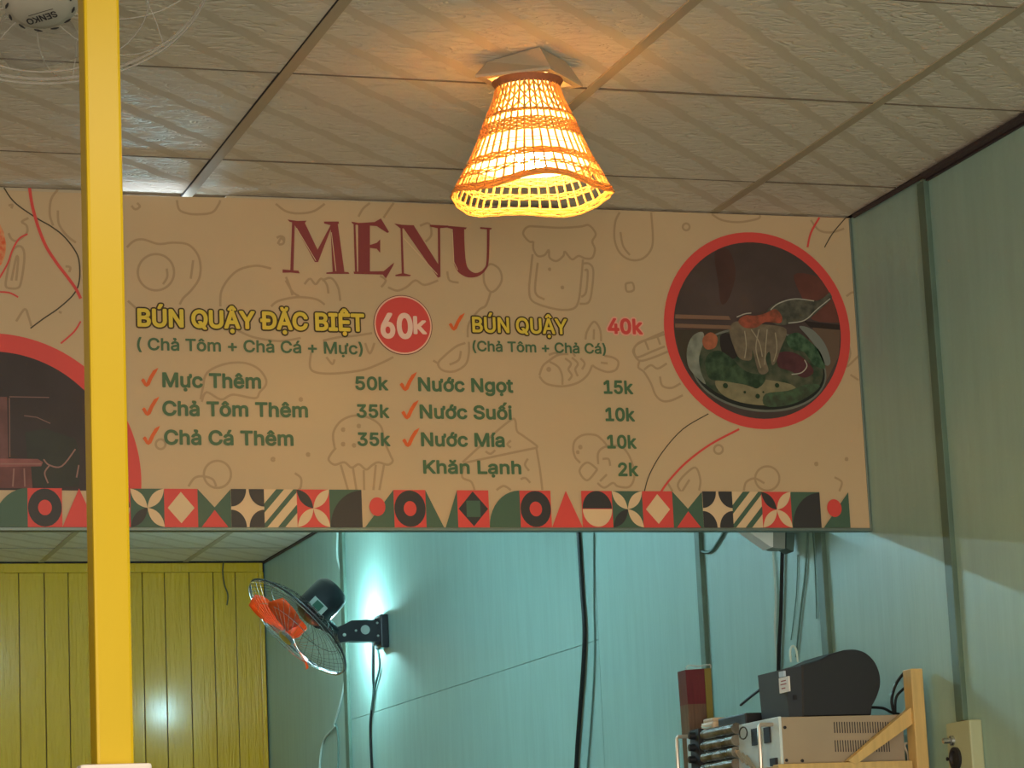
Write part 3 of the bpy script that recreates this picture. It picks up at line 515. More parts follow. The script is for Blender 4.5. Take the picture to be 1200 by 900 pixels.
# ---- lettering (letter outlines in thousandths of the type size; first number is the advance)
GLY = json.loads('''{"(":[0.273,[89,207,90,235,92,264,96,293,101,324,107,354,114,384,122,413,132,441,142,468,153,494,164,517,177,539,236,539,223,512,212,485,201,457,191,428,182,399,174,370,167,342,161,313,157,285,154,258,152,232,151,207,154,161,160,115,165,91,172,67,179,42,188,16,198,-10,209,-38,222,-66,236,-96,177,-96,156,-59,139,-21,124,16,111,55,102,93,95,131,90,169]],")":[0.273,[37,-96,52,-66,64,-37,76,-9,86,18,95,44,102,69,108,93,113,116,120,162,122,207,121,232,119,258,116,285,112,313,106,342,99,370,91,399,82,428,73,457,62,485,50,512,37,539,97,539,109,517,121,494,131,468,142,441,151,413,159,384,167,354,173,323,178,293,181,264,183,235,184,207,183,168,178,130,171,92,161,53,149,15,134,-22,117,-59,97,-96]],"+":[0.453,[198,34,198,364,255,364,255,34],[61,172,61,226,391,226,391,172]],"0":[0.453,[227,-7,199,-5,174,1,151,11,130,24,111,41,95,62,80,86,69,113,60,144,53,178,49,214,48,254,49,294,53,330,60,364,69,395,81,422,95,447,112,467,130,484,151,498,174,508,200,514,227,516,254,514,279,508,302,498,323,484,342,467,358,447,372,422,384,395,393,364,400,330,404,294,405,254,404,214,400,178,393,144,384,113,373,86,359,62,342,41,323,24,302,11,279,1,254,-5],[227,50,261,56,290,74,313,103,330,144,336,168,340,194,343,223,344,254,343,285,340,314,336,341,330,365,313,405,290,435,261,453,227,460,192,453,163,435,140,405,123,365,117,341,113,314,110,285,109,254,110,223,113,194,117,168,123,144,140,103,163,74,192,56]],"1":[0.453,[76,0,76,55,391,55,391,0],[276,509,276,0,212,0,212,448,209,448,86,358,86,427,198,509]],"2":[0.453,[64,0,64,47,234,229,282,282,299,305,311,327,318,348,320,371,317,397,308,419,293,436,273,449,250,457,224,460,196,457,172,447,153,433,139,413,130,390,127,362,66,362,71,405,86,442,111,473,143,496,182,511,225,516,268,511,306,497,337,474,361,445,376,411,381,372,378,345,371,318,357,290,336,259,322,241,306,223,288,202,267,180,153,60,153,57,389,57,389,0]],"3":[0.453,[218,-7,173,-3,133,10,98,30,70,57,52,91,44,132,109,132,115,107,126,87,144,71,165,59,191,52,219,50,248,53,275,61,297,74,315,93,325,116,329,145,326,172,316,196,299,217,275,234,242,244,201,248,157,248,157,299,288,448,288,452,70,452,70,509,372,509,372,461,211,278,211,289,264,288,308,276,344,253,371,222,387,186,393,145,387,103,370,66,344,36,309,12,266,-2]],"4":[0.453,[40,105,40,158,247,509,311,509,109,166,109,163,413,163,413,105],[282,0,282,121,282,146,282,318,343,318,343,0]],"5":[0.453,[221,-7,178,-2,140,11,108,32,83,60,66,93,60,130,122,130,127,108,138,89,154,73,173,60,196,52,221,50,250,53,276,64,298,82,314,104,324,131,328,162,324,193,314,221,297,244,275,262,248,273,218,277,192,275,167,268,145,258,128,246,67,253,96,509,366,509,366,452,151,452,134,301,136,301,155,315,178,325,203,331,229,334,263,330,294,321,321,306,345,285,364,260,379,231,388,199,391,163,385,117,369,76,343,41,309,15,268,-1]],"6":[0.453,[226,-7,182,-1,142,15,109,40,84,74,69,115,64,162,68,199,80,239,89,261,102,285,118,311,137,340,252,509,322,509,151,261,145,261,165,288,196,307,214,312,235,314,278,309,316,295,346,271,370,240,384,201,389,157,384,112,368,73,343,39,310,14,271,-2],[226,48,254,52,279,63,299,79,314,101,324,128,327,157,324,187,314,213,299,235,279,251,254,262,226,265,198,262,174,252,153,235,138,214,128,188,125,158,128,128,138,102,153,79,174,63,198,52]],"B":[0.456,[60,0,60,509,241,509,289,504,329,491,359,469,381,442,394,410,398,374,395,344,387,320,373,301,356,286,336,275,315,267,315,262,339,257,363,245,385,227,402,203,414,173,418,136,413,100,400,67,377,39,344,18,301,4,247,0],[125,57,245,57,296,63,330,80,349,105,355,137,352,161,342,184,327,203,306,218,279,228,248,231,125,231],[125,285,238,285,265,288,288,296,308,309,323,326,333,348,336,372,330,403,313,429,283,446,240,452,125,452]],"C":[0.51,[267,-7,235,-5,205,1,177,11,150,25,126,42,104,63,86,88,70,115,57,146,48,179,42,215,40,254,42,293,48,329,57,362,70,393,86,421,104,445,126,466,150,484,177,498,205,508,235,514,267,516,305,513,340,504,373,490,402,471,427,447,448,418,463,385,473,348,408,348,401,373,389,395,375,413,357,428,337,440,315,449,292,454,267,456,223,450,184,432,150,403,125,364,116,340,109,314,105,285,103,254,105,223,109,194,116,168,125,145,151,105,184,76,223,59,267,53,292,55,315,60,337,69,357,81,375,96,389,114,401,136,408,160,473,160,463,124,448,91,428,62,402,38,373,19,341,5,305,-4]],"E":[0.418,[60,0,60,509,372,509,372,452,125,452,125,286,355,286,355,229,125,229,125,57,375,57,375,0]],"I":[0.3,[31,0,31,57,118,57,118,452,31,452,31,509,269,509,269,452,183,452,183,57,269,57,269,0]],"K":[0.466,[104,145,104,216,139,261,174,303,212,344,364,509,448,509,231,276,228,276],[60,0,60,509,125,509,125,334,124,225,125,193,125,0],[372,0,188,259,228,309,449,0]],"L":[0.393,[60,0,60,509,125,509,125,57,361,57,361,0]],"M":[0.628,[60,0,60,509,152,509,277,187,287,159,299,123,311,84,322,49,307,49,318,83,330,121,342,158,352,187,476,509,568,509,568,0,504,0,504,291,504,327,505,369,506,413,507,457,513,457,498,409,482,363,467,322,456,291,342,0,286,0,170,291,159,321,145,361,129,408,112,457,119,457,120,416,121,372,122,328,122,291,122,0]],"N":[0.523,[60,0,60,509,136,509,343,183,363,151,388,107,414,55,405,54,401,108,399,157,399,195,399,509,463,509,463,0,387,0,202,290,177,331,148,381,108,452,119,454,122,384,124,328,125,291,125,0]],"O":[0.533,[267,-7,235,-5,205,1,177,11,150,25,126,42,105,63,86,88,70,115,57,146,48,179,42,215,40,254,42,293,48,329,57,362,70,393,86,421,105,445,126,466,150,484,177,498,205,508,235,514,267,516,299,514,329,508,357,498,384,484,408,466,429,445,448,421,464,393,477,362,486,329,491,293,493,254,491,215,486,179,477,146,464,115,448,88,429,63,408,42,384,25,357,11,329,1,299,-5],[267,53,310,59,349,76,383,105,408,144,418,168,425,194,429,223,430,254,429,286,425,314,418,341,408,365,383,404,349,433,310,450,267,456,223,450,184,433,151,404,125,364,116,340,109,314,105,285,103,254,105,223,109,194,116,168,125,144,151,105,184,76,223,59]],"Q":[0.533,[245,159,313,159,369,85,384,65,468,-48,401,-48,346,27,331,46],[267,-7,235,-5,205,1,177,11,150,25,126,42,105,63,86,88,70,115,57,146,48,179,42,215,40,254,42,293,48,329,57,362,70,393,86,421,105,445,126,466,150,484,177,498,205,508,235,514,267,516,299,514,329,508,357,498,384,484,408,466,429,445,448,421,464,393,477,362,486,329,491,293,493,254,491,215,486,179,477,146,464,115,448,88,429,63,408,42,384,25,357,11,329,1,299,-5],[267,53,310,59,349,76,383,105,408,144,418,168,425,194,429,223,430,254,429,286,425,314,418,341,408,365,383,404,349,433,310,450,267,456,223,450,184,433,151,404,125,364,116,340,109,314,105,285,103,254,105,223,109,194,116,168,125,144,151,105,184,76,223,59]],"S":[0.446,[224,-9,172,-4,128,9,91,31,64,60,46,96,38,137,104,137,110,110,123,88,142,71,166,59,194,52,224,49,257,52,286,60,311,74,329,92,341,114,346,139,342,161,332,179,316,193,296,205,245,222,184,239,154,249,128,260,105,274,86,289,60,326,52,372,58,413,75,448,102,476,138,498,180,511,227,516,275,511,316,498,351,476,377,449,394,415,401,378,337,378,326,412,302,437,267,453,225,459,194,456,167,448,145,435,129,418,118,398,115,376,119,352,131,334,148,319,169,308,212,293,264,279,312,264,336,252,359,238,379,220,395,198,405,171,408,139,403,99,386,64,360,34,323,11,302,2,278,-4,252,-8]],"T":[0.448,[32,452,32,509,417,509,417,452,257,452,257,0,193,0,193,452]],"U":[0.517,[259,-8,230,-7,203,-2,177,5,154,15,114,43,85,80,66,124,60,173,60,509,124,509,124,178,128,144,141,113,160,87,187,68,220,56,259,52,298,56,331,68,357,87,377,113,389,144,393,178,393,509,457,509,457,173,451,124,433,80,403,43,363,15,340,5,315,-2,288,-7]],"Y":[0.472,[203,0,203,208,16,509,91,509,192,344,222,292,250,230,224,230,251,293,280,344,381,509,455,509,268,208,268,0]],"a":[0.389,[160,-9,126,-5,94,5,68,22,48,45,35,73,30,108,34,138,43,161,58,179,78,193,100,203,125,211,178,220,234,227,265,235,276,255,276,257,273,279,267,297,256,311,240,322,220,329,196,331,171,329,149,322,118,301,100,274,41,291,57,322,79,346,104,364,133,375,163,382,194,384,239,379,263,372,286,360,306,343,322,320,333,290,337,251,337,0,277,0,277,52,272,52,252,25,236,12,215,1,190,-6],[170,45,202,49,228,59,248,74,263,93,272,115,276,138,276,190,259,182,231,176,200,171,175,168,134,159,117,150,103,139,95,124,92,105,94,87,102,72,114,61,130,52,149,47]],"c":[0.395,[207,-8,159,-2,117,16,82,46,56,85,46,108,40,133,36,159,34,187,36,216,40,243,46,268,56,291,82,330,117,360,159,378,207,384,234,383,260,377,284,368,305,356,324,341,340,322,353,301,362,277,303,262,290,289,270,311,242,325,207,330,173,325,145,310,124,287,108,258,99,224,96,187,99,151,108,117,124,89,145,66,173,51,207,46,243,52,271,66,292,89,304,117,363,102,354,78,341,56,325,37,306,21,285,9,261,-1,235,-6]],"g":[0.425,[207,-151,168,-148,134,-140,105,-127,82,-110,64,-91,51,-69,101,-41,122,-66,136,-78,154,-88,178,-95,207,-97,249,-92,282,-75,304,-47,311,-6,311,68,306,68,287,41,272,28,252,16,227,8,195,5,152,10,113,27,80,53,55,90,46,112,39,136,35,163,34,191,35,220,39,246,46,271,55,293,80,332,112,361,152,378,196,384,228,382,253,373,273,360,288,346,308,319,313,319,313,379,372,379,372,-9,367,-54,350,-90,324,-117,291,-136,251,-147],[205,59,237,63,264,75,285,95,300,121,309,154,312,193,309,231,300,264,285,291,264,312,237,325,205,330,172,325,145,312,124,290,109,262,99,229,96,193,99,155,109,123,124,96,145,76,172,63]],"h":[0.41,[114,227,114,0,53,0,53,509,114,509,114,287,102,287,124,332,152,362,187,379,227,384,264,380,295,369,321,349,341,321,353,285,357,240,357,0,296,0,296,235,290,275,273,304,246,323,210,329,184,326,161,317,141,303,126,283,117,257]],"i":[0.166,[53,0,53,379,114,379,114,0],[84,443,67,446,54,455,44,468,41,483,44,499,54,512,67,521,84,524,100,521,114,512,123,499,126,483,123,468,114,455,100,446]],"k":[0.38,[110,137,110,212,121,212,284,379,360,379,184,199,177,199],[53,0,53,509,114,509,114,0],[294,0,148,186,191,229,372,0]],"m":[0.609,[53,0,53,379,112,379,112,295,108,295,118,323,132,346,151,363,172,376,195,384,219,386,257,380,287,361,309,331,321,295,312,295,322,321,337,343,357,361,381,375,407,383,437,386,468,383,497,372,522,354,541,328,553,296,557,255,557,0,496,0,496,254,490,289,473,313,447,326,419,330,395,328,374,320,358,307,345,290,338,270,335,247,335,0,274,0,274,260,269,288,253,311,229,326,199,330,178,328,158,320,140,307,126,289,117,266,114,238,114,0]],"n":[0.409,[114,227,114,0,53,0,53,379,112,379,112,287,102,287,124,332,152,362,187,379,227,384,264,380,295,369,321,349,341,321,353,285,357,240,357,0,296,0,296,235,290,275,273,304,246,323,210,329,184,326,161,317,141,303,126,283,117,257]],"t":[0.227,[204,379,204,327,6,327,6,379],[65,471,126,471,126,98,128,76,136,61,150,53,170,50,185,51,202,54,213,2,192,-3,168,-4,125,2,92,21,72,52,65,93]],"u":[0.41,[182,-5,146,-1,115,11,89,31,69,59,57,95,53,139,53,379,114,379,114,144,119,105,137,75,164,56,200,50,226,53,249,62,268,77,283,97,293,122,296,153,296,379,357,379,357,0,298,0,298,92,307,92,286,47,257,17,222,0]],"Ú":[0.517,[259,-8,230,-7,203,-2,177,5,154,15,114,43,85,80,66,124,60,173,60,509,124,509,124,178,128,144,141,113,160,87,187,68,220,56,259,52,298,56,331,68,357,87,377,113,389,144,393,178,393,509,457,509,457,173,451,124,433,80,403,43,363,15,340,5,315,-2,288,-7],[232,558,280,659,348,659,282,558]],"á":[0.389,[160,-9,126,-5,94,5,68,22,48,45,35,73,30,108,34,138,43,161,58,179,78,193,100,203,125,211,178,220,234,227,265,235,276,255,276,257,273,279,267,297,256,311,240,322,220,329,196,331,171,329,149,322,118,301,100,274,41,291,57,322,79,346,104,364,133,375,163,382,194,384,239,379,263,372,286,360,306,343,322,320,333,290,337,251,337,0,277,0,277,52,272,52,252,25,236,12,215,1,190,-6],[170,45,202,49,228,59,248,74,263,93,272,115,276,138,276,190,259,182,231,176,200,171,175,168,134,159,117,150,103,139,95,124,92,105,94,87,102,72,114,61,130,52,149,47],[162,429,210,529,278,529,212,429]],"ê":[0.404,[212,-8,161,-2,117,16,82,46,56,85,46,108,40,132,35,159,34,187,35,215,39,242,46,267,55,290,81,329,115,359,157,378,205,384,236,382,266,374,294,361,319,341,341,315,357,282,368,242,371,194,371,169,75,169,75,221,338,221,310,202,307,237,298,269,283,294,263,314,237,326,205,330,173,326,146,313,125,294,109,270,99,241,96,211,96,178,100,139,110,106,128,80,151,61,179,50,212,46,234,48,254,53,271,61,285,73,297,88,306,105,365,91,353,63,335,39,311,19,283,4,249,-5],[155,435,95,435,95,438,175,529,233,529,313,438,313,435,252,435,204,495]],"í":[0.166,[53,0,53,379,114,379,114,0],[57,429,104,529,173,529,107,429]],"ô":[0.415,[207,-8,159,-2,117,16,82,46,56,85,46,108,40,133,36,159,34,187,36,216,40,243,46,268,56,291,82,330,117,360,159,378,207,384,256,378,299,360,333,330,359,291,369,268,376,243,380,216,381,187,380,159,376,133,369,108,359,85,333,46,299,16,256,-2],[207,46,242,51,270,66,292,89,307,117,316,151,319,187,316,224,307,258,292,287,270,310,242,325,207,330,173,325,145,310,124,287,108,258,99,224,96,187,99,151,108,117,124,89,145,66,173,51],[158,435,98,435,98,438,178,529,236,529,317,438,317,435,256,435,207,495]],"ă":[0.389,[160,-9,126,-5,94,5,68,22,48,45,35,73,30,108,34,138,43,161,58,179,78,193,100,203,125,211,178,220,234,227,265,235,276,255,276,257,273,279,267,297,256,311,240,322,220,329,196,331,171,329,149,322,118,301,100,274,41,291,57,322,79,346,104,364,133,375,163,382,194,384,239,379,263,372,286,360,306,343,322,320,333,290,337,251,337,0,277,0,277,52,272,52,252,25,236,12,215,1,190,-6],[170,45,202,49,228,59,248,74,263,93,272,115,276,138,276,190,259,182,231,176,200,171,175,168,134,159,117,150,103,139,95,124,92,105,94,87,102,72,114,61,130,52,149,47],[189,433,163,436,139,446,119,461,104,481,94,504,90,529,135,529,139,508,150,491,168,480,189,476,211,480,228,491,239,508,243,529,288,529,285,504,275,481,260,461,240,446,216,436]],"Đ":[0.513,[230,0,107,0,107,57,226,57,255,58,283,63,307,70,329,81,365,110,390,149,399,172,405,198,409,226,410,255,409,285,405,312,399,337,390,361,365,399,330,428,309,438,286,446,260,450,232,452,104,452,104,509,236,509,272,507,305,501,336,492,363,478,388,461,410,441,429,418,444,391,457,361,465,329,471,293,473,255,471,217,465,181,457,149,444,119,428,92,409,68,387,48,362,31,333,17,301,8,267,2],[136,509,136,0,71,0,71,509],[7,228,7,281,270,281,270,228]],"ư":[0.431,[322,338,322,379,351,379,363,391,363,464,417,464,417,396,414,371,403,353,385,342,359,338],[182,-5,146,-1,115,11,89,31,69,59,57,95,53,139,53,379,114,379,114,144,119,105,137,75,164,56,200,50,226,53,249,62,268,77,283,97,293,122,296,153,296,379,357,379,357,0,298,0,298,92,307,92,286,47,257,17,222,0]],"ạ":[0.389,[160,-9,126,-5,94,5,68,22,48,45,35,73,30,108,34,138,43,161,58,179,78,193,100,203,125,211,178,220,234,227,265,235,276,255,276,257,273,279,267,297,256,311,240,322,220,329,196,331,171,329,149,322,118,301,100,274,41,291,57,322,79,346,104,364,133,375,163,382,194,384,239,379,263,372,286,360,306,343,322,320,333,290,337,251,337,0,277,0,277,52,272,52,252,25,236,12,215,1,190,-6],[170,45,202,49,228,59,248,74,263,93,272,115,276,138,276,190,259,182,231,176,200,171,175,168,134,159,117,150,103,139,95,124,92,105,94,87,102,72,114,61,130,52,149,47],[190,-144,174,-141,160,-133,151,-120,147,-104,151,-88,160,-75,174,-66,190,-64,206,-66,220,-75,229,-88,233,-104,229,-120,220,-133,206,-141]],"ả":[0.389,[160,-9,126,-5,94,5,68,22,48,45,35,73,30,108,34,138,43,161,58,179,78,193,100,203,125,211,178,220,234,227,265,235,276,255,276,257,273,279,267,297,256,311,240,322,220,329,196,331,171,329,149,322,118,301,100,274,41,291,57,322,79,346,104,364,133,375,163,382,194,384,239,379,263,372,286,360,306,343,322,320,333,290,337,251,337,0,277,0,277,52,272,52,252,25,236,12,215,1,190,-6],[170,45,202,49,228,59,248,74,263,93,272,115,276,138,276,190,259,182,231,176,200,171,175,168,134,159,117,150,103,139,95,124,92,105,94,87,102,72,114,61,130,52,149,47],[209,429,163,429,187,476,189,486,180,489,132,489,132,529,180,529,214,524,234,509,238,486,228,459]],"Ậ":[0.479,[16,0,201,509,276,509,463,0,395,0,287,302,264,372,232,478,245,478,213,371,191,302,85,0],[110,142,110,199,370,199,370,142],[191,565,130,565,130,567,211,659,269,659,349,567,349,565,288,565,240,624],[241,-144,225,-141,211,-133,201,-120,198,-104,201,-88,211,-75,225,-66,241,-64,257,-66,271,-75,280,-88,283,-104,280,-120,271,-133,257,-141]],"Ặ":[0.479,[16,0,201,509,276,509,463,0,395,0,287,302,264,372,232,478,245,478,213,371,191,302,85,0],[110,142,110,199,370,199,370,142],[240,562,213,566,190,575,170,590,154,610,144,633,141,659,186,659,190,637,201,621,218,609,240,606,261,609,278,621,290,637,294,659,339,659,335,633,326,610,310,590,290,575,266,566],[241,-144,225,-141,211,-133,201,-120,198,-104,201,-88,211,-75,225,-66,241,-64,257,-66,271,-75,280,-88,283,-104,280,-120,271,-133,257,-141]],"Ệ":[0.418,[60,0,60,509,372,509,372,452,125,452,125,286,355,286,355,229,125,229,125,57,375,57,375,0],[169,565,109,565,109,567,189,659,247,659,327,567,327,565,266,565,218,624],[219,-144,203,-141,189,-133,180,-120,177,-104,180,-88,189,-75,203,-66,219,-64,235,-66,249,-75,258,-88,262,-104,258,-120,249,-133,235,-141]],"ọ":[0.415,[207,-8,159,-2,117,16,82,46,56,85,46,108,40,133,36,159,34,187,36,216,40,243,46,268,56,291,82,330,117,360,159,378,207,384,256,378,299,360,333,330,359,291,369,268,376,243,380,216,381,187,380,159,376,133,369,108,359,85,333,46,299,16,256,-2],[207,46,242,51,270,66,292,89,307,117,316,151,319,187,316,224,307,258,292,287,270,310,242,325,207,330,173,325,145,310,124,287,108,258,99,224,96,187,99,151,108,117,124,89,145,66,173,51],[208,-144,192,-141,178,-133,169,-120,166,-104,169,-88,178,-75,192,-66,208,-64,225,-66,238,-75,248,-88,251,-104,248,-120,238,-133,225,-141]],"ố":[0.415,[207,-8,159,-2,117,16,82,46,56,85,46,108,40,133,36,159,34,187,36,216,40,243,46,268,56,291,82,330,117,360,159,378,207,384,256,378,299,360,333,330,359,291,369,268,376,243,380,216,381,187,380,159,376,133,369,108,359,85,333,46,299,16,256,-2],[207,46,242,51,270,66,292,89,307,117,316,151,319,187,316,224,307,258,292,287,270,310,242,325,207,330,173,325,145,310,124,287,108,258,99,224,96,187,99,151,108,117,124,89,145,66,173,51],[160,426,100,426,100,428,180,520,238,520,319,428,319,426,258,426,209,485],[255,547,303,641,371,641,305,547]],"ớ":[0.413,[207,344,207,384,236,384,263,382,291,380,322,380,334,391,334,464,391,464,391,396,387,373,376,357,358,347,333,344,270,344],[207,-8,159,-2,117,16,82,46,56,85,46,108,40,133,36,159,34,187,36,216,40,243,46,268,56,291,82,330,117,360,159,378,207,384,256,378,299,360,333,330,359,291,369,268,376,243,380,216,381,187,380,159,376,133,369,108,359,85,333,46,299,16,256,-2],[207,46,242,51,270,66,292,89,307,117,316,151,319,187,316,224,307,258,292,287,270,310,242,325,207,330,173,325,145,310,124,287,108,258,99,224,96,187,99,151,108,117,124,89,145,66,173,51],[181,429,228,529,297,529,231,429]],"ự":[0.431,[322,338,322,379,351,379,363,391,363,464,417,464,417,396,414,371,403,353,385,342,359,338],[182,-5,146,-1,115,11,89,31,69,59,57,95,53,139,53,379,114,379,114,144,119,105,137,75,164,56,200,50,226,53,249,62,268,77,283,97,293,122,296,153,296,379,357,379,357,0,298,0,298,92,307,92,286,47,257,17,222,0],[206,-144,190,-141,176,-133,167,-120,164,-104,167,-88,176,-75,190,-66,206,-64,223,-66,236,-75,246,-88,249,-104,246,-120,236,-133,223,-141]]}''')
CAPH = .509
def layout(s):
    out, pen = [], 0.0
    for ch in s:
        if ch == ' ': pen += .20; continue
        g_ = GLY[ch]
        for P in g_[1:]: out.append([(P[i]/1000+pen, P[i+1]/1000) for i in range(0, len(P), 2)])
        pen += g_[0]
    return out
def area2(L_): return sum(L_[i-1][0]*L_[i][1]-L_[i][0]*L_[i-1][1] for i in range(len(L_)))/2
def inside(p, L_):
    c = False
    for i in range(len(L_)):
        (x1, y1), (x2, y2) = L_[i-1], L_[i]
        if (y1 > p[1]) != (y2 > p[1]) and p[0] < (x2-x1)*(p[1]-y1)/(y2-y1)+x1: c = not c
    return c
def fill2d(loops):
    c = bpy.data.curves.new('t', 'CURVE'); c.dimensions = '2D'; c.fill_mode = 'BOTH'
    for L_ in loops:
        sp = c.splines.new('POLY'); sp.points.add(len(L_)-1); sp.use_cyclic_u = True
        for p, q_ in zip(sp.points, L_): p.co = (q_[0], q_[1], 0, 1)
    o = bpy.data.objects.new('t', c); COL.objects.link(o)
    dg = bpy.context.evaluated_depsgraph_get(); dg.update()
    me0 = bpy.data.meshes.new_from_object(o.evaluated_get(dg))
    V = [(v.co.x, v.co.y) for v in me0.vertices]; F = [tuple(p.vertices) for p in me0.polygons]
    bpy.data.objects.remove(o); bpy.data.curves.remove(c); bpy.data.meshes.remove(me0)
    return V, F
def text_geo(s, fat, ax=1.0):     # filled letters plus a band of width fat along their outline; third value is a tiny stacking depth
    loops = layout(s)
    big = max(loops, key=lambda L_: abs(area2(L_))); sgn = 1 if area2(big) > 0 else -1
    outer = [L_ for L_ in loops if area2(L_)*sgn > 0]; holes = [L_ for L_ in loops if area2(L_)*sgn <= 0]
    # counters belong to the smallest outer loop that holds them
    V, F, ST = [], [], 2e-5
    grp = {i: [] for i in range(len(outer))}
    for hloop in holes:
        c_ = [i for i in range(len(outer)) if inside(hloop[0], outer[i])]
        if c_: grp[min(c_, key=lambda i: abs(area2(outer[i])))].append(hloop)
    for i, o_ in enumerate(outer):
        v, f = fill2d([o_]+grp[i]); n = len(V)
        V += [(a, b, (i % 3)*ST) for a, b in v]; F += [tuple(j+n for j in q_) for q_ in f]
    if fat:
        for li, L_ in enumerate(loops):
            n = len(L_)
            for i in range(n):
                a, b = L_[i], L_[(i+1) % n]; dx, dy = (b[0]-a[0])*ax, b[1]-a[1]; d = math.hypot(dx, dy)
                if d < 1e-6: continue
                ux, uy = dx/d*fat, dy/d*fat; k = len(V); z = (3+(i % 4)*2+(li % 2)*8)*ST
                V += [(a[0]-uy/ax, a[1]+ux, z), (a[0]+uy/ax, a[1]-ux, z), (b[0]+uy/ax, b[1]-ux, z), (b[0]-uy/ax, b[1]+ux, z)]
                F.append((k, k+1, k+2, k+3))
                k = len(V); z += ST
                V += [(b[0]+fat*math.cos(t*math.pi/4)/ax, b[1]+fat*math.sin(t*math.pi/4), z) for t in range(8)]
                F.append(tuple(range(k, k+8)))
    return V, F
def write(s, x0, x1, yb, cap, color, off=.020, outline=None, layer=3, oout=.05, sp=0):
    A = sg(x0, yb); B = sg(x1, yb+(x1-x0)*(640-yb)/11700)
    hz = (sg(x0, yb-cap).z-A.z); W = B.x-A.x; zbase = (A.z+B.z)/2
    xx = [p[0] for L_ in layout(s) for p in L_]; mn, mx = min(xx), max(xx); k = W/(mx-mn); kz = hz/CAPH
    for off_, c, ly in ([(oout, outline, layer)] if outline else [])+[(off, color, layer+1)]:
        V, F = text_geo(s, off_, k/kz)
        name = 'lettering' if c == color else 'lettering_outline'
        o = link(name, [(A.x+(x_-mn)*k, YS-LAYER*(3+(ly-3)*1.6)-d_, zbase+y_*kz) for x_, y_, d_ in V], F, ink(c), sign)
        o['kind'] = 'stuff'
        lab(o, 'words '+s if c == color else 'dark outline of words '+s)
write('BÚN QUẬY ĐẶC BIỆT', 162, 426, 382, 19.3, C_YEL, .030, C_BROWN, oout=.078)
write('BÚN QUẬY', 554, 664, 389, 17, C_YEL, .020, C_BROWN, oout=.070)
write('( Chả Tôm + Chả Cá + Mực)', 161, 424.5, 410, 13.5, C_GREEN)
write('(Chả Tôm + Chả Cá)', 554, 709.5, 411.5, 11.5, C_GREEN)
for s, a, b, y, c in (('Mực Thêm', 191, 305, 453.3, 16), ('Chả Tôm Thêm', 191, 360, 486.6, 16), ('Chả Cá Thêm', 193, 343, 520.5, 16), ('50k', 417, 454, 456.5, 14.5), ('35k', 418.5, 455.3, 489, 14.5), ('35k', 419.5, 456.5, 522, 14.5),
                      ('Nước Ngọt', 490.5, 600.5, 458, 15), ('Nước Suối', 492.5, 599, 490, 15), ('Nước Mía', 494, 590.5, 522.5, 15), ('Khăn Lạnh', 496.5, 610, 554.5, 14.5),
                      ('15k', 708, 741, 461, 14.5), ('10k', 710, 743, 493, 14.5), ('10k', 712, 745, 525, 14.5), ('2k', 725, 747, 557.5, 14.5)):
    write(s, a, b, y, c, C_GREEN, .028)
write('40k', 713, 752, 390.5, 16.5, C_RED, .030, (236, 172, 150), oout=.085)
c6 = sg(472, 381); r6 = (sg(506.5, 381).x-sg(437.5, 381).x)/2
flat('price_disc', [(disc(c6, r6, 3, 48), 0), (disc(c6, r6*.975, 4, 48), 1), (disc(c6, r6*.925, 5, 48), 2)], [ink((110, 60, 46)), ink((240, 190, 165)), M_RED], 'round red price disc with a pale rim')
write('60', 447, 482, 395.5, 27, (244, 206, 186), .030, layer=6)
write('k', 485, 498.5, 391, 19, (244, 206, 186), .030, layer=6)
# MENU title
g = Zs['g']
def title(polys, ch):
    flat('title_letter', [([sg(x, y, 3+.12*i_) for x, y in g(P)], 0) for i_, P in enumerate(polys)], ink(C_MAR), 'decorative letter '+ch)
def hl(lines): strokes('title_highlight', [g(l) for l in lines], .9, C_BEIGE, 5, smooth=False)
title([[(138,103),(180,109),(222,108),(214,118),(172,120),(146,112)], [(158,112),(170,112),(164,326),(150,326)], [(116,322),(186,328),(192,340),(150,336),(116,337)],
       [(162,114),(212,114),(272,240),(272,290),(258,290)], [(332,118),(338,118),(272,290),(262,250)], [(326,122),(358,118),(388,335),(336,335)], [(298,112),(362,112),(364,122),(326,128),(298,120)], [(308,336),(350,331),(405,334),(410,342),(308,342)]], 'M')
hl([[(176,140),(262,285)], [(330,160),(350,330)]])
title([[(448,118),(500,116),(500,340),(448,340)], [(428,118),(436,118),(444,338),(434,338)], [(418,112),(450,118),(520,114),(548,98),(584,158),(576,162),(530,132),(500,130),(440,128),(422,120)],
       [(500,215),(530,205),(545,190),(545,250),(530,232),(500,228)], [(428,332),(560,330),(606,292),(602,305),(570,362),(556,345),(430,342)]], 'E')
hl([[(442,125),(446,332)]])
title([[(606,120),(640,126),(694,128),(688,140),(634,142)], [(634,130),(642,130),(650,346),(640,346)], [(612,346),(645,338),(680,347),(676,352),(612,352)],
       [(638,128),(692,128),(800,300),(808,356),(798,358)], [(798,132),(808,132),(810,356),(800,340)], [(764,126),(845,130),(842,138),(800,142),(764,134)]], 'N')
hl([[(648,185),(796,345)]])
import itertools
U = [(864,138),(914,138),(918,285),(930,318),(960,340),(1000,325),(1012,285),(1014,140),(1026,140),(1024,290),(1005,335),(975,355),(940,357),(900,345),(872,315),(866,280)]
Uc = spline([Vector((a, b, 0)) for a, b in [(864,138),(865,220),(868,290),(885,330),(915,352),(945,358),(980,350),(1008,325),(1022,285),(1026,140)]], 4)
Ui = spline([Vector((a, b, 0)) for a, b in [(1014,140),(1012,285),(998,322),(965,338),(935,322),(922,290),(916,220),(914,138)]], 4)
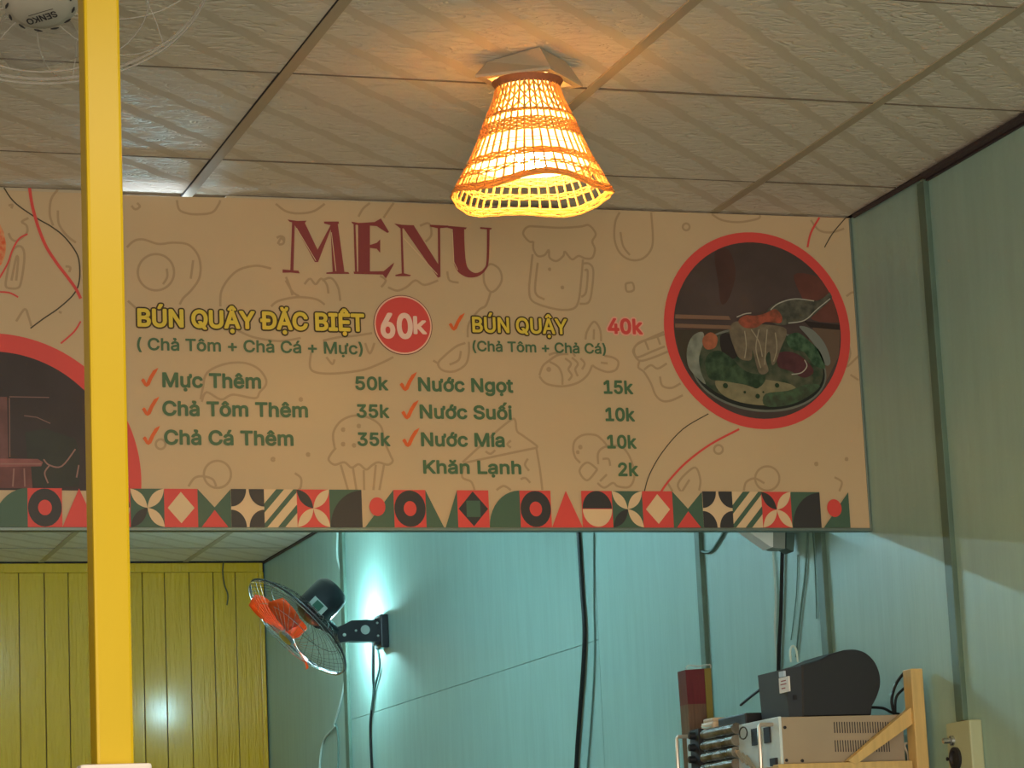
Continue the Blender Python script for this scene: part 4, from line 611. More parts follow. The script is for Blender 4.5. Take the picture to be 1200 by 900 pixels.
title([[(p.x, p.y) for p in Uc]+[(p.x, p.y) for p in Ui], [(834,130),(880,134),(926,138),(920,146),(866,146),(838,138)], [(984,136),(1036,140),(1032,147),(984,144)]], 'U')
hl([[(862,160),(868,290),(885,325)]])

# check marks
def check(dx, dy, k=1.0):
    P = [(88,92),(97,84),(104,90),(110,104),(122,78),(138,52),(160,40),(153,56),(136,84),(124,112),(112,120),(102,114)]
    P = [(165+(x-88)/3.53*k+dx, 431+(y-40)/3.53*k+dy) for x, y in P]
    flat('check_mark', [([sg(x, y, 4) for x, y in P], 0)], ink(C_ORG), 'orange check mark')
for dx, dy in ((0, 0), (1, 34), (2, 68), (303, 5), (305, 38), (306, 70.5)): check(dx, dy)
check(360.5, -64, .92)
adopt(sign)

# ------------------------------------------------------------------ rattan ceiling lamp
M_RATTAN = bpy.data.materials.new('rattan'); M_RATTAN.use_nodes = True
nt = M_RATTAN.node_tree; pb = nt.nodes['Principled BSDF']; pb.inputs['Base Color'].default_value = (.66, .38, .12, 1); pb.inputs['Roughness'].default_value = .5
tl = nt.nodes.new('ShaderNodeBsdfTranslucent'); tl.inputs[0].default_value = (1.0, .60, .20, 1)
ms = nt.nodes.new('ShaderNodeMixShader'); ms.inputs[0].default_value = .26
nt.links.new(pb.outputs[0], ms.inputs[1]); nt.links.new(tl.outputs[0], ms.inputs[2]); nt.links.new(ms.outputs[0], nt.nodes['Material Output'].inputs[0])
tpc = [at_z(571, 72.5, CH-.001), at_z(632, 55, CH-.001), at_z(664, 73, CH-.001)]
c_ = (tpc[0]+tpc[2])/2; tpc.append(c_*2-tpc[1])
LY = c_.y
top_c = at_y(621, 103, LY); rim_c = at_y(622, 231, LY)
LX = at_y(621, 160, LY).x
zl = at_y(620, 96.5, LY).z
z_top, z_rim = min(top_c.z, zl-.004), rim_c.z
pxm = LY/FPX*1.06*.97
lamp = root('ceiling_lamp', (LX, LY, CH), 'glowing woven rattan bell lamp under a square box on the ceiling', 'lamp')
prof = [(0, 39), (.12, 44), (.30, 55.5), (.45, 63), (.54, 68.5), (.70, 78), (.80, 85), (.92, 93), (1, 98)]
def rr(t):
    for (a, ra), (b, rb) in zip(prof[:-1], prof[1:]):
        if t <= b: return (ra+(rb-ra)*(t-a)/(b-a))*pxm
    return prof[-1][1]*pxm
H = z_top-z_rim
def sp_(t, a, off=0):
    wave = math.cos(4*a+.5)*.007*max(0, (t-.55)/.45)**2
    r = rr(t)*(1+.03*math.cos(4*a+.5)*max(0, (t-.5)/.5))+off
    return Vector((LX+r*math.cos(a), LY+r*math.sin(a), z_top-H*t+wave))
NR = 44
mb = MB()
for i in range(NR):
    a = 2*math.pi*i/NR
    mb.tube([sp_(t/14, a, 0) for t in range(0, 15)], .0022, 4, caps=False)
mb.build('rib', M_RATTAN, lamp, kind='stuff')
mb = MB()
for i in range(NR//2):
    a = 4*math.pi*i/NR
    for d in (1, -1):
        mb.tube([sp_(.02+.30*t/6, a+d*.30*t/6*2.2, .001*d) for t in range(7)], .0018, 4, caps=False)
mb.build('lattice', M_RATTAN, lamp, kind='stuff')
mb = MB()
def ring(t, r=.0013, wv=.0018, ph=0, n=176):
    mb.tube([sp_(t, 2*math.pi*j/n, wv*math.cos(NR/2*2*math.pi*j/n+ph)) for j in range(n)], r, 4, closed=True)
for k, t in enumerate([.29, .305, .38, .40, .42, .44, .46, .48, .50]): ring(t, .0019, .0018, (k % 2)*math.pi)
for k, t in enumerate([.585, .62]): ring(t, .0008, .001, (k % 2)*math.pi)
for k, t in enumerate([.70, .718, .736, .754]): ring(t, .0020, .0022, (k % 2)*math.pi)
for k, t in enumerate([.83, .848, .866]): ring(t, .0014, .0018, (k % 2)*math.pi)
for k, t in enumerate([.955, .975, 1.0]): ring(t, .0028, .0012, (k % 2)*math.pi)
mb.build('woven_band', M_RATTAN, lamp, kind='stuff')
M_COLLAR = mat('lamp_collar', (150, 96, 66), .6, noise=.2, nscale=80)
zb_ = zl-.001
MB().lathe([(40*pxm, z_top-.003), (40.5*pxm, z_top), (45*pxm, zb_+.001), (40*pxm, zb_+.001), (36*pxm, z_top)], (LX, LY, 0), (0, 0, 1), 28).build('collar', M_COLLAR, lamp, smooth=True)
# square flared box
M_BOX = mat('lamp_box_white', (182, 166, 140), .5)
def sqr(h, z, rot, c=(LX, LY)): return [Vector((c[0]+h*math.cos(rot+math.pi/4+i*math.pi/2), c[1]+h*math.sin(rot+math.pi/4+i*math.pi/2), z)) for i in range(4)]
cs = [at_z(557, 91, zl), at_z(645, 81, zl), at_z(683, 102, zl)]
ctr = (cs[0]+cs[2])/2; cs.append(ctr*2-cs[1])
lowc = ctr
tp = tpc
lo2 = [Vector((c.x, c.y, c.z+.005)) for c in cs]
mb = MB(); v = tp+lo2+cs+[ctr+(c-ctr)*.8+Vector((0, 0, .0)) for c in cs]+[ctr+(c-ctr)*.78+Vector((0, 0, .01)) for c in cs]
f = [(0,1,2,3)]
for k in range(4):
    for i in range(4):
        f.append((k*4+i, k*4+(i+1) % 4, (k+1)*4+(i+1) % 4, (k+1)*4+i))
f.append((16, 17, 18, 19))
mb.add(v, f); mb.build('ceiling_box', M_BOX, lamp)
M_LINER = bpy.data.materials.new('lamp_glow_liner'); M_LINER.use_nodes = True  # translucent lining added to make the gaps in the weave glow white
nt = M_LINER.node_tree; pb = nt.nodes['Principled BSDF']; pb.inputs['Base Color'].default_value = (.9, .82, .66, 1); pb.inputs['Roughness'].default_value = .8
tl = nt.nodes.new('ShaderNodeBsdfTranslucent'); tl.inputs[0].default_value = (1.0, .90, .68, 1)
ms = nt.nodes.new('ShaderNodeMixShader'); ms.inputs[0].default_value = .34
nt.links.new(pb.outputs[0], ms.inputs[1]); nt.links.new(tl.outputs[0], ms.inputs[2]); nt.links.new(ms.outputs[0], nt.nodes['Material Output'].inputs[0])
lv, lf = [], []
for i in range(9):
    for j in range(48): lv.append(sp_(.03+.66*i/8, 2*math.pi*j/48, -.0045))
for i in range(8):
    for j in range(48): lf.append((i*48+j, i*48+(j+1) % 48, (i+1)*48+(j+1) % 48, (i+1)*48+j))
lab(link('glow_liner', lv, lf, M_LINER, lamp, True), 'pale lining added to make the gaps in the weave glow')
# bulb
M_BULB = mat('bulb_glow', (255, 214, 150), .5, emis=(255, 210, 124), es=150)
zbulb = z_top-H*.56
mb = MB(); R_ = .042
mb.lathe([(R_*math.sin(math.radians(a)), -R_*math.cos(math.radians(a))) for a in range(0, 150, 12)]+[(.016, R_*1.1), (.0145, R_*1.1+.012)], (LX, LY, zbulb), (0, 0, 1), 20)
mb.build('bulb', M_BULB, lamp, smooth=True)
MB().tube([(LX, LY, zbulb+R_*1.1+.018), (LX, LY, zl+.004)], .0135, 12).build('socket', M_WHITE, lamp)
adopt(lamp)

# ------------------------------------------------------------------ ceiling fan, upper left
M_WIRE = mat('fan_cage_plastic', (205, 200, 190), .15, spec=.8, alpha=.45)
M_CLEAR = mat('smoked_blade', (165, 160, 155), .2, alpha=.22)
M_HUB = mat('fan_hub_grey', (176, 172, 158), .4)
M_PRINT = mat('fan_print_dark', (52, 50, 52), .5)
FY = 4.08
fc = at_y(47, -45, FY); fdir = ray(47, -45).normalized()
fn = (-fdir*math.cos(math.radians(50)) - UP*math.sin(math.radians(50))).normalized()
fr = (RT - fn*RT.dot(fn)).normalized(); fu = fn.cross(fr)
mpp = fc.y/FPX*1.03
FR = 206*mpp
cf = root('ceiling_fan', (fc.x, fc.y, CH), 'clear caged orbiting fan hanging from the ceiling at upper left', 'fan')
def fp(r, a, h): return fc + fn*h + (fr*math.cos(a)+fu*math.sin(a))*r
hubh = .085
mb = MB()
mb.tube([fp(FR, 2*math.pi*j/64, 0) for j in range(64)], .0028, 6, closed=True)
mb.tube([fp(FR*.99, 2*math.pi*j/64, .012) for j in range(64)], .002, 6, closed=True)
mb.tube([fp(FR*.62, 2*math.pi*j/64, .075) for j in range(64)], .0013, 6, closed=True)
mb.build('cage_ring', M_WIRE, cf, smooth=True)
mb = MB()
for i in range(10):
    a = 2*math.pi*i/10+.1
    mb.tube([fp(44*mpp+(FR-44*mpp)*t, a+.35*t, hubh*(1-t**3)) for t in [k/8 for k in range(9)]], .0009, 5)
    mb.tube([fp(50*mpp+(FR-50*mpp)*t, a-.35*t, -.07*(1-t**3)) for t in [k/8 for k in range(9)]], .0008, 5)
mb.build('cage_wires', M_WIRE, cf, smooth=True)
mb = MB()
mb.lathe([(0.0, hubh+.012), (32*mpp, hubh+.010), (38*mpp, hubh+.004), (44*mpp, hubh), (44*mpp, hubh-.006), (0, hubh-.006)], fc, fn, 40)
mb.build('hub_cap', M_HUB, cf, smooth=True)
mb = MB()
for i in range(12):
    a = 2*math.pi*i/12+.2
    P = [fc+fn*(hubh+.0075)+(fr*math.cos(b)+fu*math.sin(b))*r*mpp for r, b in ((37, a), (37, a+.13), (39, a+.26), (40.5, a+.26), (40.5, a+.13), (38.6, a))]
    mb.add([p+fn*.002 for p in P], [tuple(range(6))])
mb.build('vent_slots', M_PRINT, cf)
# maker's word on the hub, upside down as it hangs
GV, GF = text_geo('SENKO', .02); xs_ = [v[0] for v in GV]; mn, mx = min(xs_), max(xs_)
hubc = fc+fn*(hubh+.0125)
tc_ = at_y(49, 21, FY)
ang = math.radians(180+17)
ex = fr*math.cos(ang)+(-fu if fu.dot(UP) < 0 else fu)*math.sin(ang)
uu = (fu if fu.dot(UP) > 0 else -fu)
ex = fr*math.cos(ang)+uu*math.sin(ang); ey = -fr*math.sin(ang)+uu*math.cos(ang)
t_ = (hubc-Vector((0, 0, ZC))).dot(fn)/ray(49, 21).dot(fn); ctr_t = ray(49, 21)*t_+Vector((0, 0, ZC))
Wt = 38*mpp
o = link('lettering', [ctr_t+ex*((x_-mn)/(mx-mn)-.5)*Wt+ey*(y_-.25)*19*mpp+fn*d_ for x_, y_, d_ in GV], GF, M_PRINT, cf); lab(o, 'dark maker lettering on the hub'); o['kind'] = 'stuff'
MB().tube([ctr_t+ex*(-Wt*.48)-ey*9.0*mpp, ctr_t+ex*(Wt*.35)-ey*9.0*mpp], .0004, 4).build('underline', M_PRINT, cf)
for k in range(3):
    mb = MB(); a0 = 2*math.pi*k/3+.15
    n = 8; rows = []
    for i in range(n+1):
        t = i/n; r = 30*mpp+(FR*.86-30*mpp)*t; wd = .35+.45*math.sin(math.pi*min(1, t*.8+.1))
        rows.append([fp(r, a0+wd*(-.5+s_)+.3*t, .02-.03*s_) for s_ in (0, .25, .5, .75, 1)])
    v = [p for r_ in rows for p in r_]; m5 = 5
    f = [(i*m5+j, i*m5+j+1, (i+1)*m5+j+1, (i+1)*m5+j) for i in range(n) for j in range(4)]
    o = link('blade', v, f, M_CLEAR, cf, True)
    mod = o.modifiers.new('s', 'SOLIDIFY'); mod.thickness = .002
mb = MB().lathe([(0, -.105), (.045, -.10), (.055, -.08), (.055, -.03), (.03, 0), (.02, .04), (0, .045)], fc, fn, 28)
mb.build('motor', M_HUB, cf, smooth=True)
pt = fc-fn*.10
MB().tube([pt, (pt.x, pt.y, CH-.02)], .012, 12).build('stem', M_HUB, cf, smooth=True)
MB().lathe([(0, -.03), (.03, -.03), (.06, -.008), (.06, -.0025), (0, -.0025)], (pt.x, pt.y, CH), (0, 0, 1), 28).build('canopy', M_HUB, cf, smooth=True)
adopt(cf)

# ------------------------------------------------------------------ wall fan
M_BLK = mat('fan_black_plastic', (26, 30, 36), .35)
M_ORB = bpy.data.materials.new('orange_blade'); M_ORB.use_nodes = True
nt = M_ORB.node_tree; pb = nt.nodes['Principled BSDF']; pb.inputs['Base Color'].default_value = lin((255, 112, 52))+(1,); pb.inputs['Roughness'].default_value = .3
tl = nt.nodes.new('ShaderNodeBsdfTranslucent'); tl.inputs[0].default_value = (1.0, .22, .04, 1)
ms = nt.nodes.new('ShaderNodeMixShader'); ms.inputs[0].default_value = .5
nt.links.new(pb.outputs[0], ms.inputs[1]); nt.links.new(tl.outputs[0], ms.inputs[2]); nt.links.new(ms.outputs[0], nt.nodes['Material Output'].inputs[0])
M_CHROME = mat('cage_steel', (190, 196, 196), .25, metal=.9)
M_DKWIRE = mat('cage_dark_edge', (40, 46, 48), .35)
M_GREY = mat('fan_grey_label', (150, 165, 158), .5)
WY = 9.80
wc = at_y(348, 735, WY); wd_ = ray(348, 735).normalized()
ph = math.radians(23)
n_img = (-RT*.70 - UP*.715).normalized()
wn = (n_img*math.cos(ph) - wd_*math.sin(ph)).normalized()
e1 = (RT*.715-UP*.70); e1 = (e1-wn*e1.dot(wn)).normalized(); e2 = wn.cross(e1)
m2 = (wc-Vector((0, 0, ZC))).length/FPX*.985
plate_c = at_x(452, 740, XW)
wf = root('wall_fan', (XW, plate_c.y, plate_c.z), 'black wall fan with orange blades tilted down on the teal wall', 'fan')
def wp(r, a, h): return wc+wn*h+(e1*math.cos(a)+e2*math.sin(a))*r
WR = 76*m2
mb = MB(); mb.tube([wp(WR, 2*math.pi*j/64, -.004) for j in range(64)], .0035, 6, closed=True); mb.build('rim', M_DKWIRE, wf, smooth=True)
mb = MB()
for i in range(40):
    a = 2*math.pi*i/40
    mb.tube([wp(.035+(WR-.035)*t, a+.25*t, .055*(1-t**2.5)) for t in [k/7 for k in range(8)]], .0007, 4)
mb.tube([wp(WR*.66, 2*math.pi*j/48, .038) for j in range(48)], .0012, 5, closed=True)
mb.tube([wp(WR*.995, 2*math.pi*j/48, .006) for j in range(48)], .002, 5, closed=True)
mb.build('front_cage', M_CHROME, wf, smooth=True)
mb = MB()
for i in range(40):
    a = 2*math.pi*i/40
    mb.tube([wp(.045+(WR-.045)*t, a+.1*t, -.062*(1-t**3)) for t in [k/7 for k in range(8)]], .0008, 4)
mb.tube([wp(WR*.7, 2*math.pi*j/48, -.042) for j in range(48)], .0012, 5, closed=True)
mb.build('rear_cage', M_DKWIRE, wf, smooth=True)
MB().lathe([(0, .064), (.028, .062), (.034, .056), (.034, .050), (0, .050)], wc, wn, 24).build('front_cap', M_CHROME, wf, smooth=True)
MB().lathe([(0, .04), (.022, .038), (.030, .02), (.030, -.02), (0, -.02)], wc, wn, 24).build('blade_hub', M_ORB, wf, smooth=True)
SGN = -1 if e2.dot(wd_) < 0 else 1
for k in range(3):
    a0 = [math.pi-.05*SGN, math.pi+1.15*SGN, math.pi-2.0*SGN][k]
    n = 9; rows = []
    for i in range(n+1):
        t = i/n; r = .026+(WR*.84-.026)*t; wdt = (.75*math.sin(math.pi*(.22+.70*t)))**.8*1.15*(1 if t < .85 else 1-.5*(t-.85)/.15)
        rows.append([wp(r, a0+wdt*(s_-.5)+.25*t, .008+.036*s_) for s_ in (0, .25, .5, .75, 1)])
    v = [p for r_ in rows for p in r_]
    f = [(i*5+j, i*5+j+1, (i+1)*5+j+1, (i+1)*5+j) for i in range(n) for j in range(4)]
    o = link('blade', v, f, M_ORB, wf, True); mod = o.modifiers.new('s', 'SOLIDIFY'); mod.thickness = .002
# motor housing
mb = MB().lathe([(0, -.050), (.040, -.050), (.062, -.066), (.066, -.075), (.066, -.172), (.063, -.186), (.054, -.196), (0, -.20)], wc, wn, 36)
mot = mb.build('motor_housing', M_BLK, wf, smooth=True)
# grey control plate facing the viewer
side = (-wd_ - wn*(-wd_).dot(wn)).normalized(); tan_ = wn.cross(side)
pc = wc+wn*(-.088)+side*.064
mb = MB()
def quadp(c, a, b, d): return [c-a-b, c+a-b, c+a+b, c-a+b]
mb.prism(quadp(pc-side*.01, wn*.019, tan_*.031, 0), side*.014); mb.build('control_plate', M_GREY, wf)
mb = MB(); mb.prism(quadp(pc+side*.0045, wn*.014, tan_*.016, 0), side*.002); lab(mb.build('sticker', mat('dark_green_sticker', (36, 84, 66), .5), wf), 'dark green sticker')
# arm and wall plate
y0 = plate_c.y
a_end = at_y(396, 744, y0-.02); 
def apt(x, y): return at_y(x, y, y0-.03)
arm_poly = [apt(446, 727), apt(446, 752), apt(412, 751), apt(398, 753), apt(396, 750), apt(395, 735), apt(400, 733), apt(412, 727), apt(430, 726)]
MB().prism(arm_poly, (0, .055, 0)).build('arm', M_BLK, wf)
for cx, cyy, r in ((428, 738, .0165), (403.5, 744, .006), (417, 739, .004), (442, 730, .004), (443, 745, .004)):
    c = at_y(cx, cyy, y0-.03)
    MB().lathe([(r, .0), (r, -.003), (0, -.0045)], c, (0, 1, 0), 18).build('bolt_cover' if r > .01 else 'screw', M_GREY, wf, smooth=True)
pa = apt(450, 720); pb_ = apt(450, 759)
MB().box((XW-.030, y0-.045, pb_.z), (XW-.001, y0+.045, pa.z), bev=.004).build('wall_plate', M_BLK, wf)
MB().box((apt(440, 730).x, y0-.02, pb_.z+.012), (XW-.028, y0+.02, pa.z-.012), bev=.003).build('bracket', M_BLK, wf)
# swivel joint between arm and motor
js = at_y(398, 742, y0-.005); je = wc-wn*.10+(-UP)*.045+RT*.012
M_DSTEEL = mat('joint_steel', (110, 112, 112), .35, metal=.8)
MB().tube([js+RT*.01, js, js-RT*.012], [.020, .022, .016], 14).build('swivel_joint', M_DSTEEL, wf, smooth=True)
MB().tube([js-RT*.008, (js+je)/2, je], [.018, .022, .03], 14).build('neck', M_BLK, wf, smooth=True)
for pts_, r__, m__ in (([(437,752),(437,790),(438,812),(434,850),(436,905)], .005, 0), ([(441,752),(445,780),(440,802),(438,816),(436,832)], .004, 1)):
    MB().tube(spline([at_x(x, y, XW-.006) for x, y in pts_], 5), r__, 6).build('power_cord', [mat('fan_cord_black', (20, 22, 26), .45), mat('fan_cord_grey', (70, 98, 94), .5)][m__], wf, smooth=True)
adopt(wf)

# small bulb on the wall behind the fan arm, its glow washes over the panel
bpos = at_y(404, 741, 10.03)
wl = root('wall_bulb', (XW, bpos.y, bpos.z), 'small white bulb on the teal wall hidden behind the fan arm', 'lamp')
M_BULB2 = mat('cool_bulb_glow', (230, 255, 250), .5, emis=(190, 248, 255), es=850)
MB().lathe([(.017*math.sin(math.radians(a)), -.017*math.cos(math.radians(a))) for a in range(0, 181, 15)], bpos, (1, 0, 0), 16).build('bulb', M_BULB2, wl, smooth=True)
MB().tube([bpos+Vector((.016, 0, 0)), (XW-.001, bpos.y, bpos.z)], [.009, .013], 12).build('socket', M_WHITE, wl)
adopt(wl)

# fluorescent tube behind the sign, and one added to brighten the back ceiling
M_TUBE = mat('tube_glow', (235, 255, 252), .5, emis=(176, 238, 255), es=150)
for (tx, ty, mt_) in ((1.55, 7.95, M_TUBE), (.75, 9.75, mat('tube_glow_added', (235, 255, 252), .5, emis=(200, 240, 255), es=36))):
    tl_ = root('tube_light', (tx, ty, CH), 'fluorescent tube on the ceiling behind the menu sign' if ty < 9 else 'unseen tube added on the ceiling to brighten the back of the room', 'lamp')
    MB().box((tx-.62, ty-.02, CH-.03), (tx+.62, ty+.02, CH-.001), bev=.004).build('housing', M_WHITE, tl_)
    MB().tube([(tx-.59, ty, CH-.052), (tx+.59, ty, CH-.052)], .013, 12).build('tube', mt_, tl_, smooth=True)
    for s_ in (-1, 1): MB().box((tx+s_*.60-.012, ty-.015, CH-.068), (tx+s_*.60+.012, ty+.015, CH-.029)).build('end_holder', M_WHITE, tl_)
    adopt(tl_)

# ------------------------------------------------------------------ cords and cables on the wall
M_CBLK = mat('black_cable', (18, 20, 22), .45); M_CWHT = mat('white_cable', (190, 215, 208), .45); M_CGRY = mat('grey_green_cable', (88, 120, 112), .5)
def cord(name, pts, r, m, label, X=XW, cat='cable', group=None):
    P = spline([at_x(x, y, X-r-.001) for x, y in pts], 5)
    return tag(MB().tube(P, r, 6).build(name, m, None, smooth=True), label, cat, group or 'cables hanging on the teal wall')
cord('power_cable', [(677,612),(679,640),(682,690),(685,735),(684,775),(680,830),(677,870),(675,905)], .0068, M_CBLK, 'thick black cable hanging straight down the middle of the teal wall')
cord('power_cable', [(696,612),(696,700),(697,760),(694,830),(688,905)], .0028, M_CGRY, 'thin grey green cable just right of the thick black cable')
cord('hanging_cable', [(396,612),(395,650),(399,668),(403,690)], .004, M_CWHT, 'pale cord beside the joint strip above the wall fan')
cord('hanging_cable', [(404,795),(400,820),(392,848),(392,852),(378,870),(374,905)], .004, M_CWHT, 'pale cord trailing below the cage of the wall fan')
cord('hanging_cable', [(393,848),(396,862),(396,905)], .003, M_CGRY, 'short grey branch of the cord below the wall fan')
cord('hanging_cable', [(903,612),(906,650),(909,700),(908,740),(912,790)], .0032, M_CWHT, 'pale cable hanging from the white junction box')
cord('hanging_cable', [(917,640),(916,680),(915,720),(913,760),(912,800)], .005, M_CBLK, 'black cable hanging from the junction box to the printer')
cord('hanging_cable', [(947,612),(944,670),(938,720),(933,770)], .0026, M_CGRY, 'grey cable in a shallow curve left of the second joint strip')
cord('hanging_cable', [(951,612),(955,660),(957,725)], .0016, M_CGRY, 'hair thin grey cable beside the second joint strip')
cord('hanging_cable', [(935,650),(933,700),(927,750)], .0013, M_CGRY, 'hair thin grey cable behind the printer')
cord('hanging_cable', [(819,641),(823,646),(833,646),(842,634),(850,620),(853,612)], .004, M_CGRY, 'grey cable looping from the third joint strip up behind the sign')
# thin cord in front of the yellow boards
P = spline([at_y(x, y, YB-.02) for x, y in ((262,658),(261,670),(263,685),(267,697),(266,709))], 5)
tag(MB().tube(P, .003, 5).build('hanging_cable', mat('olive_cord', (60, 54, 22), .6), None, smooth=True), 'short dark cord dangling from the ceiling over the yellow boards', 'cable')
# small blocks under the ceiling above it
# ------------------------------------------------------------------ junction box half hidden by the sign
M_JW = mat('junction_white', (244, 248, 248), .4); M_JG = mat('junction_grey', (150, 160, 156), .5); M_JD = mat('junction_dark', (84, 108, 104), .5)
jy = at_x(915, 630, XW-.05).y
jb = root('junction_box', (XW-.01, jy, at_y(905, 643, jy).z), 'white and grey junction box peeking below the sign near the right wall', 'electrical box')
q = lambda x, y: at_y(x, y, jy)
MB().prism([q(862, 608), q(874, 620.5), q(904, 641.5), q(906, 641), q(906, 608)], (0, .05, 0)).build('tilted_cover', M_JW, jb)
MB().prism([q(906.3, 600), q(906.3, 642), q(920, 643), q(921, 600)], (0, .05, 0)).build('housing', M_JG, jb)
MB().prism([q(922, 600), q(921.5, 642), q(930, 646.5), q(934, 600)], (0, .05, 0)).build('back_plate', M_JD, jb)
adopt(jb)

# ------------------------------------------------------------------ shelf with machine and printer
M_PINE = mat('pine_wood', (216, 186, 122), .5, noise=.15, nscale=10, stretch=(8, 8, 1))
SY = 5.60
z_beam = at_y(1000, 893, SY).z
sh = root('wooden_shelf', (XW-.15, SY+.3, z_beam-.05), 'pale pine wall shelf with an upright and a diagonal brace', 'shelf')
xl = at_y(912, 893, SY).x; xr = XW-.004
xpl = at_y(1070, 893, SY).x; ztp = at_y(1075, 784, SY).z
MB().box((xl, SY, z_beam-.035), (xpl-.001, SY+.03, z_beam), bev=.002).build('front_rail', M_PINE, sh)
MB().box((at_y(800, 850, SY+.63).x, SY+.575, z_beam-.035), (xr, SY+.66, z_beam-.002), bev=.002).build('rear_rail', M_PINE, sh)
MB().prism([at_y(1068, 898, SY), at_y(1090, 898, SY), at_y(1081, 785, SY), at_y(1075, 782, SY), at_y(1069, 800, SY)], (0, .012, 0)).build('upright', M_PINE, sh) if False else None
u0_, u1_ = at_y(1071, 840, SY-.012).x, at_y(1085, 840, SY-.012).x
MB().box((u0_, SY-.012, z_beam-.6), (u1_, SY+.028, ztp), bev=.002).build('upright', M_PINE, sh)
MB().box((u0_, SY+.58, z_beam-.6), (u1_, SY+.62, z_beam-.036), bev=.002).build('upright', M_PINE, sh)
bA, bB = at_y(1003, 894, SY-.001), at_y(1072, 836, SY-.001)
bd = (bB-bA).normalized(); bn = Vector((-bd.z, 0, bd.x))*.0155
ext = bd*.004
MB().prism([bA-bn*.2, bB-bn, bB+bn*1.0, bA+bn*.9-bd*.012], (0, .02, 0)).build('brace', M_PINE, sh)
MB().box((xl+.015, SY+.031, z_beam-.012), (xr, SY+.574, z_beam-.001)).build('board', M_PINE, sh)
adopt(sh)

# machine
M_BEIGE = mat('beige_steel_case', (166, 154, 132), .5, noise=.06, nscale=8); M_LITE = mat('pale_blue_panel', (205, 225, 232), .35)
M_DKG = mat('dark_slot', (34, 34, 38), .6); M_GLS = mat('smoked_reels', (120, 118, 106), .2, spec=.7, noise=.5, nscale=25, noise2=(70, 68, 60)); M_HND = mat('handle_silver', (190, 182, 168), .3, metal=.5)
MYn = SY+.035
mL = at_y(916.5, 870, MYn).x; mR = at_y(1060, 870, MYn).x
zt_m = at_y(950, 839.5, MYn).z; zb_m = z_beam+.001
MYf = MYn+.53
mc = root('rack_machine', ((mL+mR)/2, MYn+.26, zb_m), 'beige steel rack machine with vent slots and pale front panel on the shelf', 'machine')
MB().box((mL, MYn, zb_m), (mR, MYf, zt_m), bev=.003).build('case', M_BEIGE, mc)
for (sx0, sx1, sy0, sy1) in ((977, 1043, 846, 859), (978, 1044, 867.5, 881)):
    n = 22
    for i in range(n):
        a = sx0+(sx1-sx0)*i/n
        p0 = at_y(a, sy0, MYn); p1 = at_y(a+(sx1-sx0)/n*.55, sy1, MYn)
        MB().box((p0.x, MYn-.0012, p1.z), (p1.x, MYn+.004, p0.z)).build('vent_slot', M_DKG, mc)
for (x, y) in ((919.5, 852.5), (921.5, 891), (940, 891.5)):
    p = at_y(x, y, MYn); MB().lathe([(.0035, 0), (.0035, -.002), (0, -.003)], p, (0, 1, 0), 10).build('screw', M_DKG, mc)
# front panel (faces the counter, to the left)
zpb = z_beam-.05
def mp(x, y, d=0): return at_x(x, y, mL-.006-d)
MB().box((mL-.006, MYn-.002, zpb), (mL+.0005, MYf, zt_m+.001), bev=.001).build('front_panel', M_LITE, mc)
def pbox(x0, y0, x1, y1, d, m, name, bev=0):
    a = mp(x0, y0); b = mp(x1, y1)
    return MB().box((mL-.0065-d, b.y, b.z), (mL-.0055, a.y, a.z), bev=bev).build(name, m, mc)
pbox(814, 856, 827, 905, .012, M_DKG, 'black_connector_strip')
for k in range(4):
    c = mp(820, 862+k*14)
    MB().lathe([(.009, 0), (.008, -.014), (0, -.015)], (mL-.018, c.y, c.z), (1, 0, 0), 12).build('connector_knob', M_BLK, mc, smooth=True)
for k in range(4):
    ya = 858+k*13.5
    a = mp(829, ya); b = mp(866, ya-5)
    r_ = .0125
    MB().tube([(mL-.012, a.y, a.z-.006), (mL-.012, b.y, a.z-.006)], r_, 12).build('ribbed_roller', M_GLS, mc, smooth=True)
c = mp(876, 859)
MB().tube([c+Vector((-.01, .022*math.cos(t), .013*math.sin(t))) for t in [k*math.pi/6 for k in range(12)]], .0016, 5, closed=True).build('wire_loop', M_CBLK, mc)
pbox(881.5, 854.5, 893, 872, .003, M_DKG, 'display'); pbox(896, 853, 904, 870, .003, M_DKG, 'display')
for k in range(4):
    a = mp(864+k*5, 877+k*3); b = mp(875+k*5, 893+k*3)
    MB().tube([a+Vector((-.008, 0, 0)), b+Vector((-.008, 0, 0))], .003, 6).build('silver_rod', M_HND, mc, smooth=True)
pbox(905, 889, 912, 897, .006, M_DKG, 'corner_button')
for (xh, yt) in ((802, 862), (897.5, 848)):
    t0 = mp(xh+(6 if xh < 850 else 8), yt+1); t1 = mp(xh, yt, .0)
    P = [Vector((mL-.006, t0.y-0.0, t0.z)), Vector((mL-.035, t0.y, t0.z)), Vector((mL-.038, t0.y, t0.z-.004)), Vector((mL-.038, t0.y, zpb+.012)), Vector((mL-.006, t0.y, zpb+.012))]
    MB().tube(P, .0045, 8).build('handle', M_HND, mc, smooth=True)
adopt(mc)

# receipt printer on the machine
M_PRB = mat('printer_charcoal', (38, 42, 48), .45)
PYn = MYn+.03
pr_ = root('receipt_printer', (at_y(975, 838, PYn).x, PYn+.07, zt_m+.001), 'charcoal receipt printer with rounded back on top of the beige machine', 'printer')
qq = lambda x, y: at_y(x, y, PYn)
side_px = [(940, 837), (939, 779), (960, 773), (975, 766), (990, 761.5), (1003, 761), (1015, 765), (1025, 775), (1031, 789), (1032, 803), (1028, 817), (1022, 828), (1021, 837)]
sm_ = spline([Vector((a, b, 0)) for a, b in side_px[4:12]], 4)
P = [qq(x, y) for x, y in side_px[:4]+[(v_.x, v_.y) for v_ in sm_]+side_px[12:]]
for p in (P[0], P[-1]): p.z = zt_m+.0015
